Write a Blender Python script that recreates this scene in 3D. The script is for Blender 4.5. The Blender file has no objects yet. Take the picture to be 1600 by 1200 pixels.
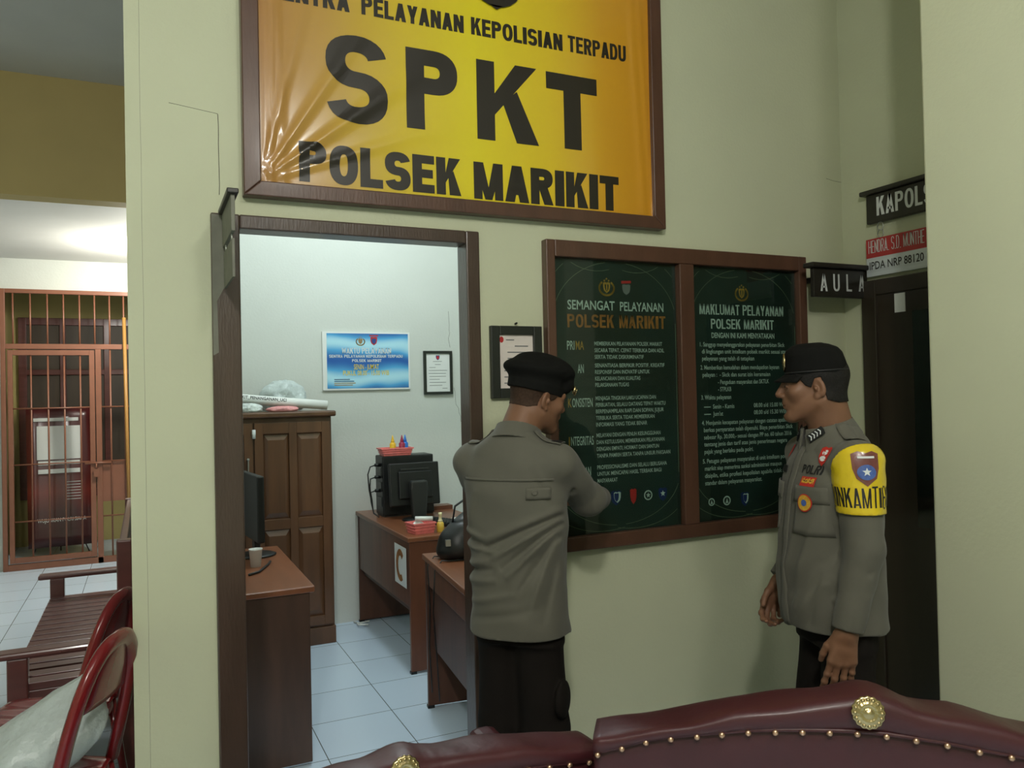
import bpy, math, random
import numpy as np
from mathutils import Vector, Matrix

random.seed(7)
SC = bpy.context.scene
C = SC.collection
rad = math.radians

# ------------------------------------------------------------------ camera
cam_d = bpy.data.cameras.new('camera')
cam_d.sensor_width = 36.0
cam_d.lens = 36.0 * 1234.0 / 1600.0
cam_d.clip_start = 0.05
cam = bpy.data.objects.new('camera', cam_d)
C.objects.link(cam)
_yaw, _pit, _rol = rad(24.95), rad(0.75), rad(1.26)
_f = Vector((math.sin(_yaw) * math.cos(_pit), math.cos(_yaw) * math.cos(_pit), math.sin(_pit)))
_r = Vector((math.cos(_yaw), -math.sin(_yaw), 0))
_u = _r.cross(_f)
_R = _r * math.cos(_rol) - _u * math.sin(_rol)
_U = _r * math.sin(_rol) + _u * math.cos(_rol)
_m = Matrix((_R, _U, -_f)).transposed().to_4x4()
_m.translation = Vector((0, 0, 1.57))
cam.matrix_world = _m
SC.camera = cam

# ------------------------------------------------------------------ exposure, world, lamps
SC.view_settings.view_transform = 'Standard'
SC.view_settings.look = 'None'
SC.view_settings.gamma = 1.0
SC.view_settings.use_curve_mapping = False
SC.view_settings.exposure = 0.0
wd = bpy.data.worlds.new('night')
SC.world = wd
wd.use_nodes = True
wd.node_tree.nodes['Background'].inputs['Color'].default_value = (0.02, 0.024, 0.03, 1)
wd.node_tree.nodes['Background'].inputs['Strength'].default_value = 0.3


def lamp(name, loc, watts, color, radius):
    d = bpy.data.lights.new(name, 'POINT')
    d.energy = watts
    d.color = color
    d.shadow_soft_size = radius
    o = bpy.data.objects.new(name, d)
    o.location = loc
    C.objects.link(o)
    return o


lamp('lobby_light', (-0.55, -1.0, 3.3), 164, (1.0, 0.99, 0.92), 0.10)
lamp('lobby_fill_light', (0.95, -0.35, 3.35), 50, (1.0, 0.99, 0.92), 0.14)  # fill lamp added to brighten the pillar; no known fixture there
lamp('office_light', (1.30, 4.20, 3.25), 70, (0.84, 0.96, 1.0), 0.10)
lamp('corridor_light', (0.12, 7.7, 2.72), 110, (1.0, 0.97, 0.86), 0.08)


# ------------------------------------------------------------------ materials
def S(r, g, b):
    def c(v):
        v /= 255.0
        return v / 12.92 if v <= 0.04045 else ((v + 0.055) / 1.055) ** 2.4
    return (c(r), c(g), c(b), 1.0)


def mat(name, col, rough=0.55, metal=0.0, spec=0.5, var=0.0, vscale=6.0, bump=0.0, bscale=120.0, coat=0.0,
        stretch=(1, 1, 1), alpha=None, trans=0.0, sheen=0.0, var_col=None, bdist=0.01, sss=0.0):
    m = bpy.data.materials.new(name)
    m.use_nodes = True
    nt = m.node_tree
    b = nt.nodes['Principled BSDF']
    b.inputs['Base Color'].default_value = col
    b.inputs['Roughness'].default_value = rough
    b.inputs['Metallic'].default_value = metal
    b.inputs['Specular IOR Level'].default_value = spec
    b.inputs['Coat Weight'].default_value = coat
    b.inputs['Coat Roughness'].default_value = 0.12
    b.inputs['Transmission Weight'].default_value = trans
    b.inputs['Sheen Weight'].default_value = sheen
    if sss:
        b.inputs['Subsurface Weight'].default_value = sss
        b.inputs['Subsurface Radius'].default_value = (0.01, 0.004, 0.002)
        b.inputs['Subsurface Scale'].default_value = 0.6
    if alpha is not None:
        b.inputs['Alpha'].default_value = alpha
    tc = nt.nodes.new('ShaderNodeTexCoord')
    mp = nt.nodes.new('ShaderNodeMapping')
    mp.inputs['Scale'].default_value = stretch
    nt.links.new(tc.outputs['Object'], mp.inputs['Vector'])
    if var > 0:
        n = nt.nodes.new('ShaderNodeTexNoise')
        n.inputs['Scale'].default_value = vscale
        n.inputs['Detail'].default_value = 5
        nt.links.new(mp.outputs['Vector'], n.inputs['Vector'])
        mr = nt.nodes.new('ShaderNodeMapRange')
        mr.inputs['From Min'].default_value = 0.3
        mr.inputs['From Max'].default_value = 0.7
        nt.links.new(n.outputs['Fac'], mr.inputs['Value'])
        mx = nt.nodes.new('ShaderNodeMix')
        mx.data_type = 'RGBA'
        a = var_col if var_col else tuple(x * (1 - var) for x in col[:3]) + (1,)
        bb = col if var_col else tuple(min(1, x * (1 + var)) for x in col[:3]) + (1,)
        mx.inputs['A'].default_value = a
        mx.inputs['B'].default_value = bb
        nt.links.new(mr.outputs['Result'], mx.inputs['Factor'])
        nt.links.new(mx.outputs['Result'], b.inputs['Base Color'])
    if bump > 0:
        n2 = nt.nodes.new('ShaderNodeTexNoise')
        n2.inputs['Scale'].default_value = bscale
        n2.inputs['Detail'].default_value = 3
        nt.links.new(mp.outputs['Vector'], n2.inputs['Vector'])
        bp = nt.nodes.new('ShaderNodeBump')
        bp.inputs['Strength'].default_value = bump
        bp.inputs['Distance'].default_value = bdist
        nt.links.new(n2.outputs['Fac'], bp.inputs['Height'])
        nt.links.new(bp.outputs['Normal'], b.inputs['Normal'])
    return m


def tile_mat(name, col, joint, size, ox, oy, rough=0.22):
    m = mat(name, col, rough)
    nt = m.node_tree
    b = nt.nodes['Principled BSDF']
    tc = nt.nodes.new('ShaderNodeTexCoord')
    mp = nt.nodes.new('ShaderNodeMapping')
    mp.inputs['Location'].default_value = (-ox, -oy, 0)
    nt.links.new(tc.outputs['Object'], mp.inputs['Vector'])
    br = nt.nodes.new('ShaderNodeTexBrick')
    br.offset = 0.0
    br.inputs['Scale'].default_value = 1.0
    br.inputs['Brick Width'].default_value = size
    br.inputs['Row Height'].default_value = size
    br.inputs['Mortar Size'].default_value = 0.0022
    br.inputs['Mortar Smooth'].default_value = 0.1
    br.inputs['Color1'].default_value = col
    br.inputs['Color2'].default_value = tuple(x * 0.94 for x in col[:3]) + (1,)
    br.inputs['Mortar'].default_value = joint
    nt.links.new(mp.outputs['Vector'], br.inputs['Vector'])
    nt.links.new(br.outputs['Color'], b.inputs['Base Color'])
    return m


def pane_mat(name, tint, ior=1.5, rough=0.0):
    m = bpy.data.materials.new(name)
    m.use_nodes = True
    nt = m.node_tree
    nt.nodes.remove(nt.nodes['Principled BSDF'])
    out = nt.nodes['Material Output']
    t = nt.nodes.new('ShaderNodeBsdfTransparent')
    t.inputs['Color'].default_value = tint
    g = nt.nodes.new('ShaderNodeBsdfGlossy')
    g.inputs['Roughness'].default_value = rough
    fr = nt.nodes.new('ShaderNodeFresnel')
    fr.inputs['IOR'].default_value = ior
    mx = nt.nodes.new('ShaderNodeMixShader')
    ge = nt.nodes.new('ShaderNodeNewGeometry')
    iv = nt.nodes.new('ShaderNodeMath')
    iv.operation = 'SUBTRACT'
    iv.inputs[0].default_value = 1.0
    nt.links.new(ge.outputs['Backfacing'], iv.inputs[1])
    mu = nt.nodes.new('ShaderNodeMath')
    mu.operation = 'MULTIPLY'
    nt.links.new(fr.outputs['Fac'], mu.inputs[0])
    nt.links.new(iv.outputs['Value'], mu.inputs[1])
    nt.links.new(mu.outputs['Value'], mx.inputs['Fac'])
    nt.links.new(t.outputs['BSDF'], mx.inputs[1])
    nt.links.new(g.outputs['BSDF'], mx.inputs[2])
    nt.links.new(mx.outputs['Shader'], out.inputs['Surface'])
    return m


def ramp_mat(name, stops, axis='X', lo=0.0, hi=1.0, rough=0.4, coat=0.0, bump=0.0):
    """a printed colour run along one object axis"""
    m = mat(name, (1, 1, 1, 1), rough, coat=coat, bump=bump, bscale=260, bdist=0.002)
    nt = m.node_tree
    b = nt.nodes['Principled BSDF']
    tc = nt.nodes.new('ShaderNodeTexCoord')
    sp = nt.nodes.new('ShaderNodeSeparateXYZ')
    nt.links.new(tc.outputs['Object'], sp.inputs['Vector'])
    mr = nt.nodes.new('ShaderNodeMapRange')
    mr.inputs['From Min'].default_value = lo
    mr.inputs['From Max'].default_value = hi
    nt.links.new(sp.outputs[axis], mr.inputs['Value'])
    cr = nt.nodes.new('ShaderNodeValToRGB')
    el = cr.color_ramp.elements
    el[0].position, el[0].color = stops[0]
    el[1].position, el[1].color = stops[-1]
    for p, c in stops[1:-1]:
        e = el.new(p)
        e.color = c
    nt.links.new(mr.outputs['Result'], cr.inputs['Fac'])
    nt.links.new(cr.outputs['Color'], b.inputs['Base Color'])
    return m


M = {}
M['wall'] = mat('cream_wall_paint', S(200, 203, 173), 0.6, spec=0.3, var=0.035, vscale=2.2, bump=0.12, bscale=70)
M['office_wall'] = mat('office_wall_paint', S(206, 209, 202), 0.6, spec=0.3, var=0.04, vscale=1.6, bump=0.12, bscale=60)
M['beam'] = mat('beam_paint', S(184, 164, 108), 0.6, spec=0.3, var=0.05, vscale=2)
M['yellow_wall'] = mat('yellow_wall_paint', S(172, 160, 106), 0.6, spec=0.3, var=0.05, vscale=2)
M['ceil'] = mat('ceiling_board', S(206, 205, 200), 0.75, spec=0.2, var=0.03, vscale=3)
M['floor'] = tile_mat('white_floor_tile', S(206, 224, 242), S(92, 98, 100), 0.398, 0.304, 0.300)
M['wood'] = mat('dark_red_brown_paint', S(86, 58, 44), 0.38, coat=0.25, var=0.16, vscale=5, stretch=(3, 3, 0.6), bump=0.1, bscale=40)
M['jamb'] = mat('door_frame_paint', S(72, 56, 46), 0.32, coat=0.3, var=0.15, vscale=5, stretch=(3, 3, 0.5), bump=0.15, bscale=45)
M['dull_grey'] = mat('dull_grey_face', S(112, 112, 98), 0.6, var=0.12, vscale=20)
M['cab_wood'] = mat('cabinet_teak', S(92, 62, 40), 0.38, coat=0.25, var=0.2, vscale=3, stretch=(6, 6, 0.7))
M['desk_wood'] = mat('desk_mahogany', S(104, 62, 42), 0.4, coat=0.15, var=0.2, vscale=3, stretch=(5, 5, 0.8))
M['desk_near'] = mat('near_desk_mahogany', S(76, 54, 42), 0.4, coat=0.15, var=0.2, vscale=3, stretch=(5, 5, 0.8))
M['desk_dark'] = mat('desk_dark_panel', S(84, 52, 38), 0.45, var=0.2, vscale=3, stretch=(6, 6, 0.7))
M['desk_top'] = mat('desk_top_veneer', S(124, 76, 50), 0.35, coat=0.2, var=0.14, vscale=3, stretch=(6, 1, 6))
M['bench_wood'] = mat('bench_dark_wood', S(92, 48, 44), 0.33, coat=0.25, var=0.16, vscale=5, stretch=(0.8, 5, 5))
M['gate'] = mat('gate_brown_enamel', S(128, 82, 62), 0.4, var=0.08, vscale=8)
M['leather'] = mat('maroon_leatherette', S(66, 25, 29), 0.44, coat=0.04, var=0.1, vscale=7, bump=0.25, bscale=26, bdist=0.006)
M['gold'] = mat('gilt_metal', S(196, 176, 130), 0.26, metal=1.0, var=0.1, vscale=60)
M['brass'] = mat('stud_brass', S(210, 170, 140), 0.3, metal=0.9)
M['plastic_red'] = mat('red_plastic', S(120, 28, 31), 0.24, coat=0.25, var=0.05, vscale=5)
M['bag'] = mat('white_plastic_film', S(190, 200, 198), 0.35, trans=0.0, var=0.08, vscale=9, bump=0.5, bscale=30, bdist=0.02)
M['bag_clear'] = mat('clear_plastic_film', S(206, 214, 210), 0.3, var=0.25, vscale=22, bump=0.6, bscale=40, bdist=0.02)
M['bag_pink'] = mat('pink_plastic_film', S(222, 150, 150), 0.35, var=0.15, vscale=30, bump=0.5, bscale=40, bdist=0.02)
M['paper'] = mat('white_paper', S(226, 228, 224), 0.7, var=0.02)
M['paper_warm'] = mat('cream_certificate_paper', S(222, 212, 204), 0.6, var=0.06, vscale=14)
M['ink'] = mat('black_print', S(26, 24, 22), 0.5)
M['ink_banner'] = mat('banner_black_print', S(40, 34, 24), 0.38, coat=0.15)
M['ink_grey'] = mat('grey_print', S(110, 112, 112), 0.6)
M['white_print'] = mat('white_print', S(216, 220, 218), 0.5)
M['board_white'] = mat('pale_poster_print', S(184, 196, 190), 0.5)
M['gold_print'] = mat('gold_print', S(170, 130, 52), 0.5, var=0.2, vscale=60)
M['amber_print'] = mat('amber_print', S(150, 96, 44), 0.5, var=0.25, vscale=25)
M['yellow_print'] = mat('yellow_print', S(226, 200, 40), 0.5)
M['red_print'] = mat('red_print', S(180, 40, 40), 0.5)
M['blue_print'] = mat('blue_print', S(40, 66, 130), 0.5)
M['navy_print'] = mat('navy_print', S(24, 40, 96), 0.5)
M['line_print'] = mat('thin_line_print', S(112, 122, 100), 0.5)
M['poster_dark'] = mat('dark_teal_print', S(32, 52, 50), 0.45, var=0.3, vscale=2.2, var_col=S(32, 38, 32))
M['pane'] = pane_mat('display_glass', (0.86, 0.92, 0.88, 1))
M['black_frame'] = mat('black_frame', S(34, 38, 32), 0.4, var=0.1)
M['sign_black'] = mat('black_sign_board', S(36, 33, 26), 0.4, var=0.12, vscale=10)
M['sign_red'] = mat('red_sign_face', S(176, 46, 48), 0.35)
M['sign_silver'] = mat('brushed_silver_face', S(206, 212, 214), 0.34, metal=0.1, var=0.1, vscale=3, stretch=(1, 1, 18))
M['door_dark'] = mat('dark_door_paint', S(48, 40, 30), 0.35, coat=0.2, var=0.15, vscale=3, stretch=(4, 4, 0.6))
M['door_glass'] = mat('dark_tinted_glass', S(22, 28, 24), 0.10, spec=0.6)
M['shutter_dark'] = mat('dark_stained_shutter', S(62, 50, 36), 0.5, var=0.2, vscale=3, stretch=(5, 5, .6))
M['black_plastic'] = mat('black_plastic', S(17, 19, 19), 0.42, var=0.1, vscale=12)
M['grey_plastic'] = mat('grey_plastic', S(40, 42, 41), 0.4)
M['steel'] = mat('bright_steel', S(190, 192, 190), 0.3, metal=0.9)
M['pink_basket'] = mat('pink_basket_plastic', S(232, 124, 120), 0.4, var=0.1, vscale=60)
M['ink_yellow'] = mat('yellow_ink', S(226, 180, 40), 0.3)
M['ink_magenta'] = mat('magenta_ink', S(150, 36, 70), 0.3)
M['ink_cyan'] = mat('cyan_ink', S(30, 110, 200), 0.3)
M['glue'] = mat('amber_glue', S(216, 180, 70), 0.3)
M['glue_cap'] = mat('pale_bottle_cap', S(226, 216, 170), 0.4)
M['shirt'] = mat('khaki_grey_twill', S(95, 93, 83), 0.85, spec=0.2, var=0.06, vscale=5, bump=0.14, bscale=420, bdist=0.002, sheen=0.1)
M['trouser'] = mat('dark_brown_black_twill', S(27, 23, 20), 0.85, spec=0.15, var=0.12, vscale=5)
M['capcloth'] = mat('black_wool', S(19, 19, 17), 0.9, spec=0.15, var=0.1, vscale=20, bump=0.2, bscale=300, bdist=0.002)
M['skin'] = mat('tan_skin', S(122, 87, 65), 0.5, spec=0.35, var=0.07, vscale=14, bump=0.08, bscale=160, bdist=0.003, sss=0.08)
M['hair'] = mat('short_black_hair', S(22, 19, 16), 0.7, spec=0.3, var=0.3, vscale=90, bump=0.5, bscale=260, bdist=0.004)
M['fade'] = mat('clipped_hair', S(58, 42, 31), 0.75, spec=0.2, var=0.3, vscale=120, bump=0.3, bscale=300, bdist=0.003)
M['eye'] = mat('eye_white', S(196, 190, 180), 0.2)
M['iris'] = mat('dark_iris', S(28, 18, 12), 0.15)
M['lip'] = mat('lip_skin', S(104, 64, 52), 0.45)
M['shoe'] = mat('black_shoe_leather', S(20, 19, 18), 0.3, coat=0.3)
M['armband'] = mat('yellow_vinyl', S(218, 190, 30), 0.22, coat=0.6, var=0.06, vscale=16, bump=0.35, bscale=34, bdist=0.008)
M['patch_black'] = mat('black_patch', S(18, 18, 18), 0.6)
M['patch_red'] = mat('red_patch', S(186, 44, 34), 0.6, var=0.15, vscale=80)
M['patch_maroon'] = mat('maroon_shield_field', S(112, 62, 58), 0.25, coat=0.5, var=0.15, vscale=60)
M['patch_gold'] = mat('gold_patch', S(206, 160, 50), 0.5, var=0.2, vscale=120)
M['patch_brown'] = mat('brown_shield', S(120, 70, 60), 0.25, coat=0.5, var=0.15, vscale=60)
M['patch_blue'] = mat('blue_shield', S(70, 96, 160), 0.3, coat=0.4, var=0.2, vscale=90)
M['crack'] = mat('plaster_crack', S(86, 84, 70), 0.8)
M['pipe'] = mat('ochre_paint', S(160, 118, 60), 0.5)
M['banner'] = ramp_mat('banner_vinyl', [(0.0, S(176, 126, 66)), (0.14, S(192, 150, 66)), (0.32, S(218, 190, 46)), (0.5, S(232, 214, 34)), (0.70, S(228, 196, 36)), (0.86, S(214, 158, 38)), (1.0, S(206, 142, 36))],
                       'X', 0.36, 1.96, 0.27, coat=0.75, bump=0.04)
M['maroon_print'] = ramp_mat('maroon_banner_vinyl', [(0.0, S(60, 20, 22)), (0.24, S(70, 22, 22)), (0.36, S(112, 40, 32)), (0.46, S(84, 28, 26)), (0.8, S(78, 28, 28)), (1.0, S(88, 40, 44))], 'Z', 0.05, 1.75, 0.3, coat=0.3)


# ------------------------------------------------------------------ mesh helpers
class MB:
    def __init__(self):
        self.v, self.f, self.mi, self.sm = [], [], [], []

    def add(self, vs, fs, mi=0, sm=False, mtx=None):
        o = len(self.v)
        if mtx is not None:
            vs = [mtx @ Vector(p) for p in vs]
        self.v.extend([tuple(p) for p in vs])
        for f in fs:
            self.f.append([i + o for i in f])
            self.mi.append(mi)
            self.sm.append(sm)
        return self

    def box(self, x0, x1, y0, y1, z0, z1, mi=0, mtx=None):
        vs = [(x0, y0, z0), (x1, y0, z0), (x1, y1, z0), (x0, y1, z0), (x0, y0, z1), (x1, y0, z1), (x1, y1, z1), (x0, y1, z1)]
        fs = [(0, 3, 2, 1), (4, 5, 6, 7), (0, 1, 5, 4), (1, 2, 6, 5), (2, 3, 7, 6), (3, 0, 4, 7)]
        return self.add(vs, fs, mi, False, mtx)

    def loft(self, rings, mi=0, sm=True, cap=True, closed=True, mtx=None):
        n = len(rings[0])
        vs = [p for r in rings for p in r]
        fs = []
        for i in range(len(rings) - 1):
            for j in range(n if closed else n - 1):
                k = (j + 1) % n
                fs.append((i * n + j, i * n + k, (i + 1) * n + k, (i + 1) * n + j))
        if cap and closed:
            fs.append(tuple(range(n - 1, -1, -1)))
            b = (len(rings) - 1) * n
            fs.append(tuple(range(b, b + n)))
        return self.add(vs, fs, mi, sm, mtx)

    def tube(self, pts, r, n=10, mi=0, ref=None, flat=None, mtx=None):
        """swept round (or flattened) bar through points"""
        pts = [Vector(p) for p in pts]
        rs = r if isinstance(r, (list, tuple)) else [r] * len(pts)
        rings = []
        N = None
        for i, p in enumerate(pts):
            t = (pts[min(i + 1, len(pts) - 1)] - pts[max(i - 1, 0)]).normalized()
            if N is None:
                a = Vector(ref) if ref else (Vector((0, 0, 1)) if abs(t.z) < 0.9 else Vector((1, 0, 0)))
            else:
                a = N
            N = (a - t * a.dot(t)).normalized()
            B = t.cross(N)
            fa, fb = (1, 1) if flat is None else flat
            rings.append([p + N * (math.cos(2 * math.pi * j / n) * rs[i] * fa) + B * (math.sin(2 * math.pi * j / n) * rs[i] * fb) for j in range(n)])
        return self.loft(rings, mi, True, mtx=mtx)

    def lathe(self, prof, n=20, mi=0, mtx=None, sm=True, flute=None):
        """profile (r, z) about z"""
        rings = []
        for r, z in prof:
            ring = []
            for j in range(n):
                a = 2 * math.pi * j / n
                rr = r * (1 + (flute[1] * math.cos(flute[0] * a) if flute else 0))
                ring.append((rr * math.cos(a), rr * math.sin(a), z))
            rings.append(ring)
        return self.loft(rings, mi, sm, mtx=mtx)

    def prism(self, poly, y0, y1, mi=0, mtx=None):
        """polygon in (x, z) pushed along y"""
        n = len(poly)
        vs = [(x, y0, z) for x, z in poly] + [(x, y1, z) for x, z in poly]
        fs = [tuple(range(n)), tuple(range(2 * n - 1, n - 1, -1))]
        for i in range(n):
            j = (i + 1) % n
            fs.append((i, i + n, j + n, j))
        return self.add(vs, fs, mi, False, mtx)

    def build(self, name, mats, parent=None, bevel=0.0, seg=2, subsurf=0, solid=0.0):
        me = bpy.data.meshes.new(name)
        me.from_pydata(self.v, [], self.f)
        if not isinstance(mats, (list, tuple)):
            mats = [mats]
        for m in mats:
            me.materials.append(M[m] if isinstance(m, str) else m)
        me.polygons.foreach_set('material_index', self.mi)
        me.polygons.foreach_set('use_smooth', self.sm)
        me.update()
        o = bpy.data.objects.new(name, me)
        C.objects.link(o)
        if parent is not None:
            o.parent = parent
        if solid:
            md = o.modifiers.new('solid', 'SOLIDIFY')
            md.thickness = solid
            md.offset = 0
        if bevel:
            md = o.modifiers.new('bevel', 'BEVEL')
            md.width = bevel
            md.segments = seg
            md.limit_method = 'ANGLE'
            md.angle_limit = rad(40)
        if subsurf:
            md = o.modifiers.new('sub', 'SUBSURF')
            md.levels = md.render_levels = subsurf
        return o


def tag(o, label, cat, group=None):
    o['label'] = label
    o['category'] = cat
    if group:
        o['group'] = group
    return o


def thing(name, loc, label, cat, rz=0.0, group=None):
    o = bpy.data.objects.new(name, None)
    o.location = loc
    o.rotation_euler = (0, 0, rz)
    C.objects.link(o)
    return tag(o, label, cat, group)


def struct(o):
    o['kind'] = 'structure'
    return o


def copy_tree(o, parent=None):
    c = o.copy()
    C.objects.link(c)
    if parent is not None:
        c.parent = parent
    for ch in o.children:
        copy_tree(ch, c)
    return c


# ---- printing: flat letters and marks laid on a face
class Face:
    """a flat face: origin, right, up, outward normal"""
    def __init__(s, O, U, V):
        s.O, s.U, s.V = Vector(O), Vector(U).normalized(), Vector(V).normalized()
        s.N = s.U.cross(s.V)

    def at(s, u, v, off=0.0):
        return s.O + s.U * u + s.V * v + s.N * off


_tc = {}


def glyphs(txt, bold=0.0, res=3):
    key = (txt, bold, res)
    if key not in _tc:
        cu = bpy.data.curves.new('t', 'FONT')
        cu.body = txt
        cu.resolution_u = res
        cu.offset = bold
        o = bpy.data.objects.new('t', cu)
        C.objects.link(o)
        me = o.to_mesh()
        vs = [(v.co.x, v.co.y) for v in me.vertices]
        fs = [tuple(p.vertices) for p in me.polygons]
        o.to_mesh_clear()
        bpy.data.objects.remove(o)
        bpy.data.curves.remove(cu)
        _tc[key] = (vs, fs)
    return _tc[key]


def text_uv(txt, u0, u1, v0, h, bold=0.0, res=3):
    """letters from u0 to u1 (u1 None: natural width) on baseline v0, capital height h"""
    vs, fs = glyphs(txt, bold, res)
    if not vs:
        return [], []
    xs = [p[0] for p in vs]
    x0, x1 = min(xs), max(xs)
    b0, b1 = CAPB - bold, CAPT + bold
    sy = h / (b1 - b0)
    sx = (u1 - u0) / (x1 - x0) if u1 is not None else sy
    return [(u0 + (x - x0) * sx, v0 + (y - b0) * sy) for x, y in vs], fs


_hv, _ = glyphs('H')
CAPB, CAPT = min(p[1] for p in _hv), max(p[1] for p in _hv)


def bold_glyph(ch, w, h, t):
    """heavy block capital in a w x h box, stem thickness t: list of quads"""
    Q = []
    th = t * 0.86

    def rect(a, b, c, d):
        Q.append([(a, c), (b, c), (b, d), (a, d)])

    def diag(x0, y0, x1, y1, wd):
        Q.append([(x0 - wd / 2, y0), (x0 + wd / 2, y0), (x1 + wd / 2, y1), (x1 - wd / 2, y1)])

    def arc(cx, cy, rx, ry, a0, a1, n=18, e=0.86):
        pr = None
        for i in range(n + 1):
            a = a0 + (a1 - a0) * i / n
            c, s_ = math.cos(a), math.sin(a)
            c, s_ = math.copysign(abs(c) ** e, c), math.copysign(abs(s_) ** e, s_)
            o, q = (cx + rx * c, cy + ry * s_), (cx + (rx - t) * c, cy + (ry - th) * s_)
            if pr:
                Q.append([pr[0], o, q, pr[1]])
            pr = (o, q)
    P = math.pi
    if ch == 'I':
        rect(0, w, 0, h)
    elif ch in 'LETF':
        if ch == 'T':
            rect(0, w, h - th, h)
            rect(w / 2 - t / 2, w / 2 + t / 2, 0, h - th)
        else:
            rect(0, t, 0, h)
            if ch in 'LE':
                rect(t, w, 0, th)
            if ch in 'EF':
                rect(t, w, h - th, h)
                rect(t, w * .93, h * .51 - th / 2, h * .51 + th / 2)
    elif ch in 'OQ':
        arc(w / 2, h / 2, w / 2, h / 2, 0, 2 * P, 36)
    elif ch in 'CG':
        arc(w / 2, h / 2, w / 2, h / 2, .62, 2 * P - .62, 30)
        if ch == 'G':
            rect(w * .55, w, h * .40, h * .40 + th)
            rect(w - t, w, h * .14, h * .40)
    elif ch == 'D':
        rect(0, t, 0, h)
        rect(t, w * .45, 0, th)
        rect(t, w * .45, h - th, h)
        arc(w * .45, h / 2, w * .55, h / 2, -P / 2, P / 2)
    elif ch in 'PRB':
        rect(0, t, 0, h)
        m = h * .45 if ch != 'B' else h * .5
        ry = (h - m + (th / 2 if ch == 'B' else 0)) / 2
        rect(t, w * .52, h - th, h)
        rect(t, w * .52, h - 2 * ry, h - 2 * ry + th)
        arc(w * .52, h - ry, w * .46, ry, -P / 2, P / 2)
        if ch == 'R':
            diag(w - t * .55, 0, w * .50, h - 2 * ry + th * .5, t * 1.08)
        if ch == 'B':
            r2 = (m + th / 2) / 2
            rect(t, w * .52, 0, th)
            arc(w * .52, r2, w * .48, r2, -P / 2, P / 2)
    elif ch == 'S':
        ry = (h + th) / 4
        arc(w / 2, h - ry, w / 2, ry, .25, P * 1.5, 20)
        arc(w / 2, ry, w / 2, ry, P * .5, -P + .25, 20)
    elif ch == 'U':
        rect(0, t, h * .32, h)
        rect(w - t, w, h * .32, h)
        arc(w / 2, h * .32, w / 2, h * .32, P, 2 * P)
    elif ch == 'K':
        rect(0, t, 0, h)
        wd = t * 1.25
        Q.append([(t, h * .33), (t, h * .60), (w - wd, h), (w, h)])
        Q.append([(w - wd * .98, 0), (w * 1.02, 0), (t + (w - t) * .52, h * .66), (t + (w - t) * .18, h * .50)])
    elif ch == 'A':
        wd = t * 1.08
        diag(wd / 2, 0, w / 2, h, wd)
        diag(w - wd / 2, 0, w / 2, h, wd)
        rect(w * .25, w * .75, h * .20, h * .20 + th * .9)
    elif ch == 'M':
        t *= .92
        rect(0, t, 0, h)
        rect(w - t, w, 0, h)
        Q.append([(0, h), (w / 2 - t * .42, 0), (w / 2 + t * .3, 0), (t * 1.15, h)])
        Q.append([(w - t * 1.15, h), (w / 2 - t * .3, 0), (w / 2 + t * .42, 0), (w, h)])
    elif ch == 'W':
        t *= .92
        for m_ in (0, 1):
            k = (lambda x: x) if m_ == 0 else (lambda x: w - x)
            Q.append([(k(0), h), (k(w * .2 - t * .2), 0), (k(w * .2 + t * .8), 0), (k(t), h)])
            Q.append([(k(w * .2 - t * .2), 0), (k(w * .5 - t * .5), h * .9), (k(w * .5 + t * .4), h * .9), (k(w * .2 + t * .8), 0)])
    elif ch == 'N':
        rect(0, t, 0, h)
        rect(w - t, w, 0, h)
        Q.append([(0, h), (w - t * 1.1, 0), (w, 0), (t * 1.1, h)])
    elif ch == 'H':
        rect(0, t, 0, h)
        rect(w - t, w, 0, h)
        rect(t, w - t, h / 2 - th / 2, h / 2 + th / 2)
    elif ch == 'Y':
        rect(w / 2 - t / 2, w / 2 + t / 2, 0, h * .45)
        diag(w / 2, h * .36, t * .55, h, t * 1.08)
        diag(w / 2, h * .36, w - t * .55, h, t * 1.08)
    elif ch == '.':
        rect(0, w, 0, th)
    out = []
    for q in Q:
        ar = sum(q[i][0] * q[(i + 1) % 4][1] - q[(i + 1) % 4][0] * q[i][1] for i in range(4))
        out.append(q if ar > 0 else q[::-1])
    return out


WID = {'I': .42, 'M': 1.22, 'W': 1.4, 'L': .86, 'E': .88, 'T': .92, '.': .40, 'O': 1.06, 'A': 1.04, ' ': .5}


def bold_text(txt, u0, u1, v0, h, tk=0.30, gap=0.14):
    """heavy capitals filling u0..u1; tk = stem / letter width"""
    n = sum(WID.get(c, 1.0) for c in txt) + gap * (len(txt) - 1)
    unit = (u1 - u0) / n
    u, out = u0, []
    for c in txt:
        w = WID.get(c, 1.0) * unit
        if c != ' ':
            for q in bold_glyph(c, w, h, tk * unit if c != 'I' else w):
                out.append([(u + a, v0 + b) for a, b in q])
        u += w + gap * unit
    return out


def put_bold(mb, face, items, off=0.0012, mi=0):
    for txt, u0, u1, v0, h, *r in items:
        for q in bold_text(txt, u0, u1, v0, h, *r):
            poly(mb, face, q, off, mi)
    return mb


def put_text(mb, face, items, off=0.0012, mi=0):
    for it in items:
        txt, u0, u1, v0, h = it[:5]
        bold = it[5] if len(it) > 5 else 0.0
        vs, fs = text_uv(txt, u0, u1, v0, h, bold)
        mb.add([face.at(u, v, off) for u, v in vs], fs, mi)
    return mb


def poly(mb, face, pts, off=0.0012, mi=0):
    mb.add([face.at(u, v, off) for u, v in pts], [tuple(range(len(pts)))], mi)


def ell_pts(cx, cy, rx, ry, n=24, a0=0.0, a1=2 * math.pi):
    return [(cx + rx * math.cos(a0 + (a1 - a0) * i / n), cy + ry * math.sin(a0 + (a1 - a0) * i / n)) for i in range(n)]


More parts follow.
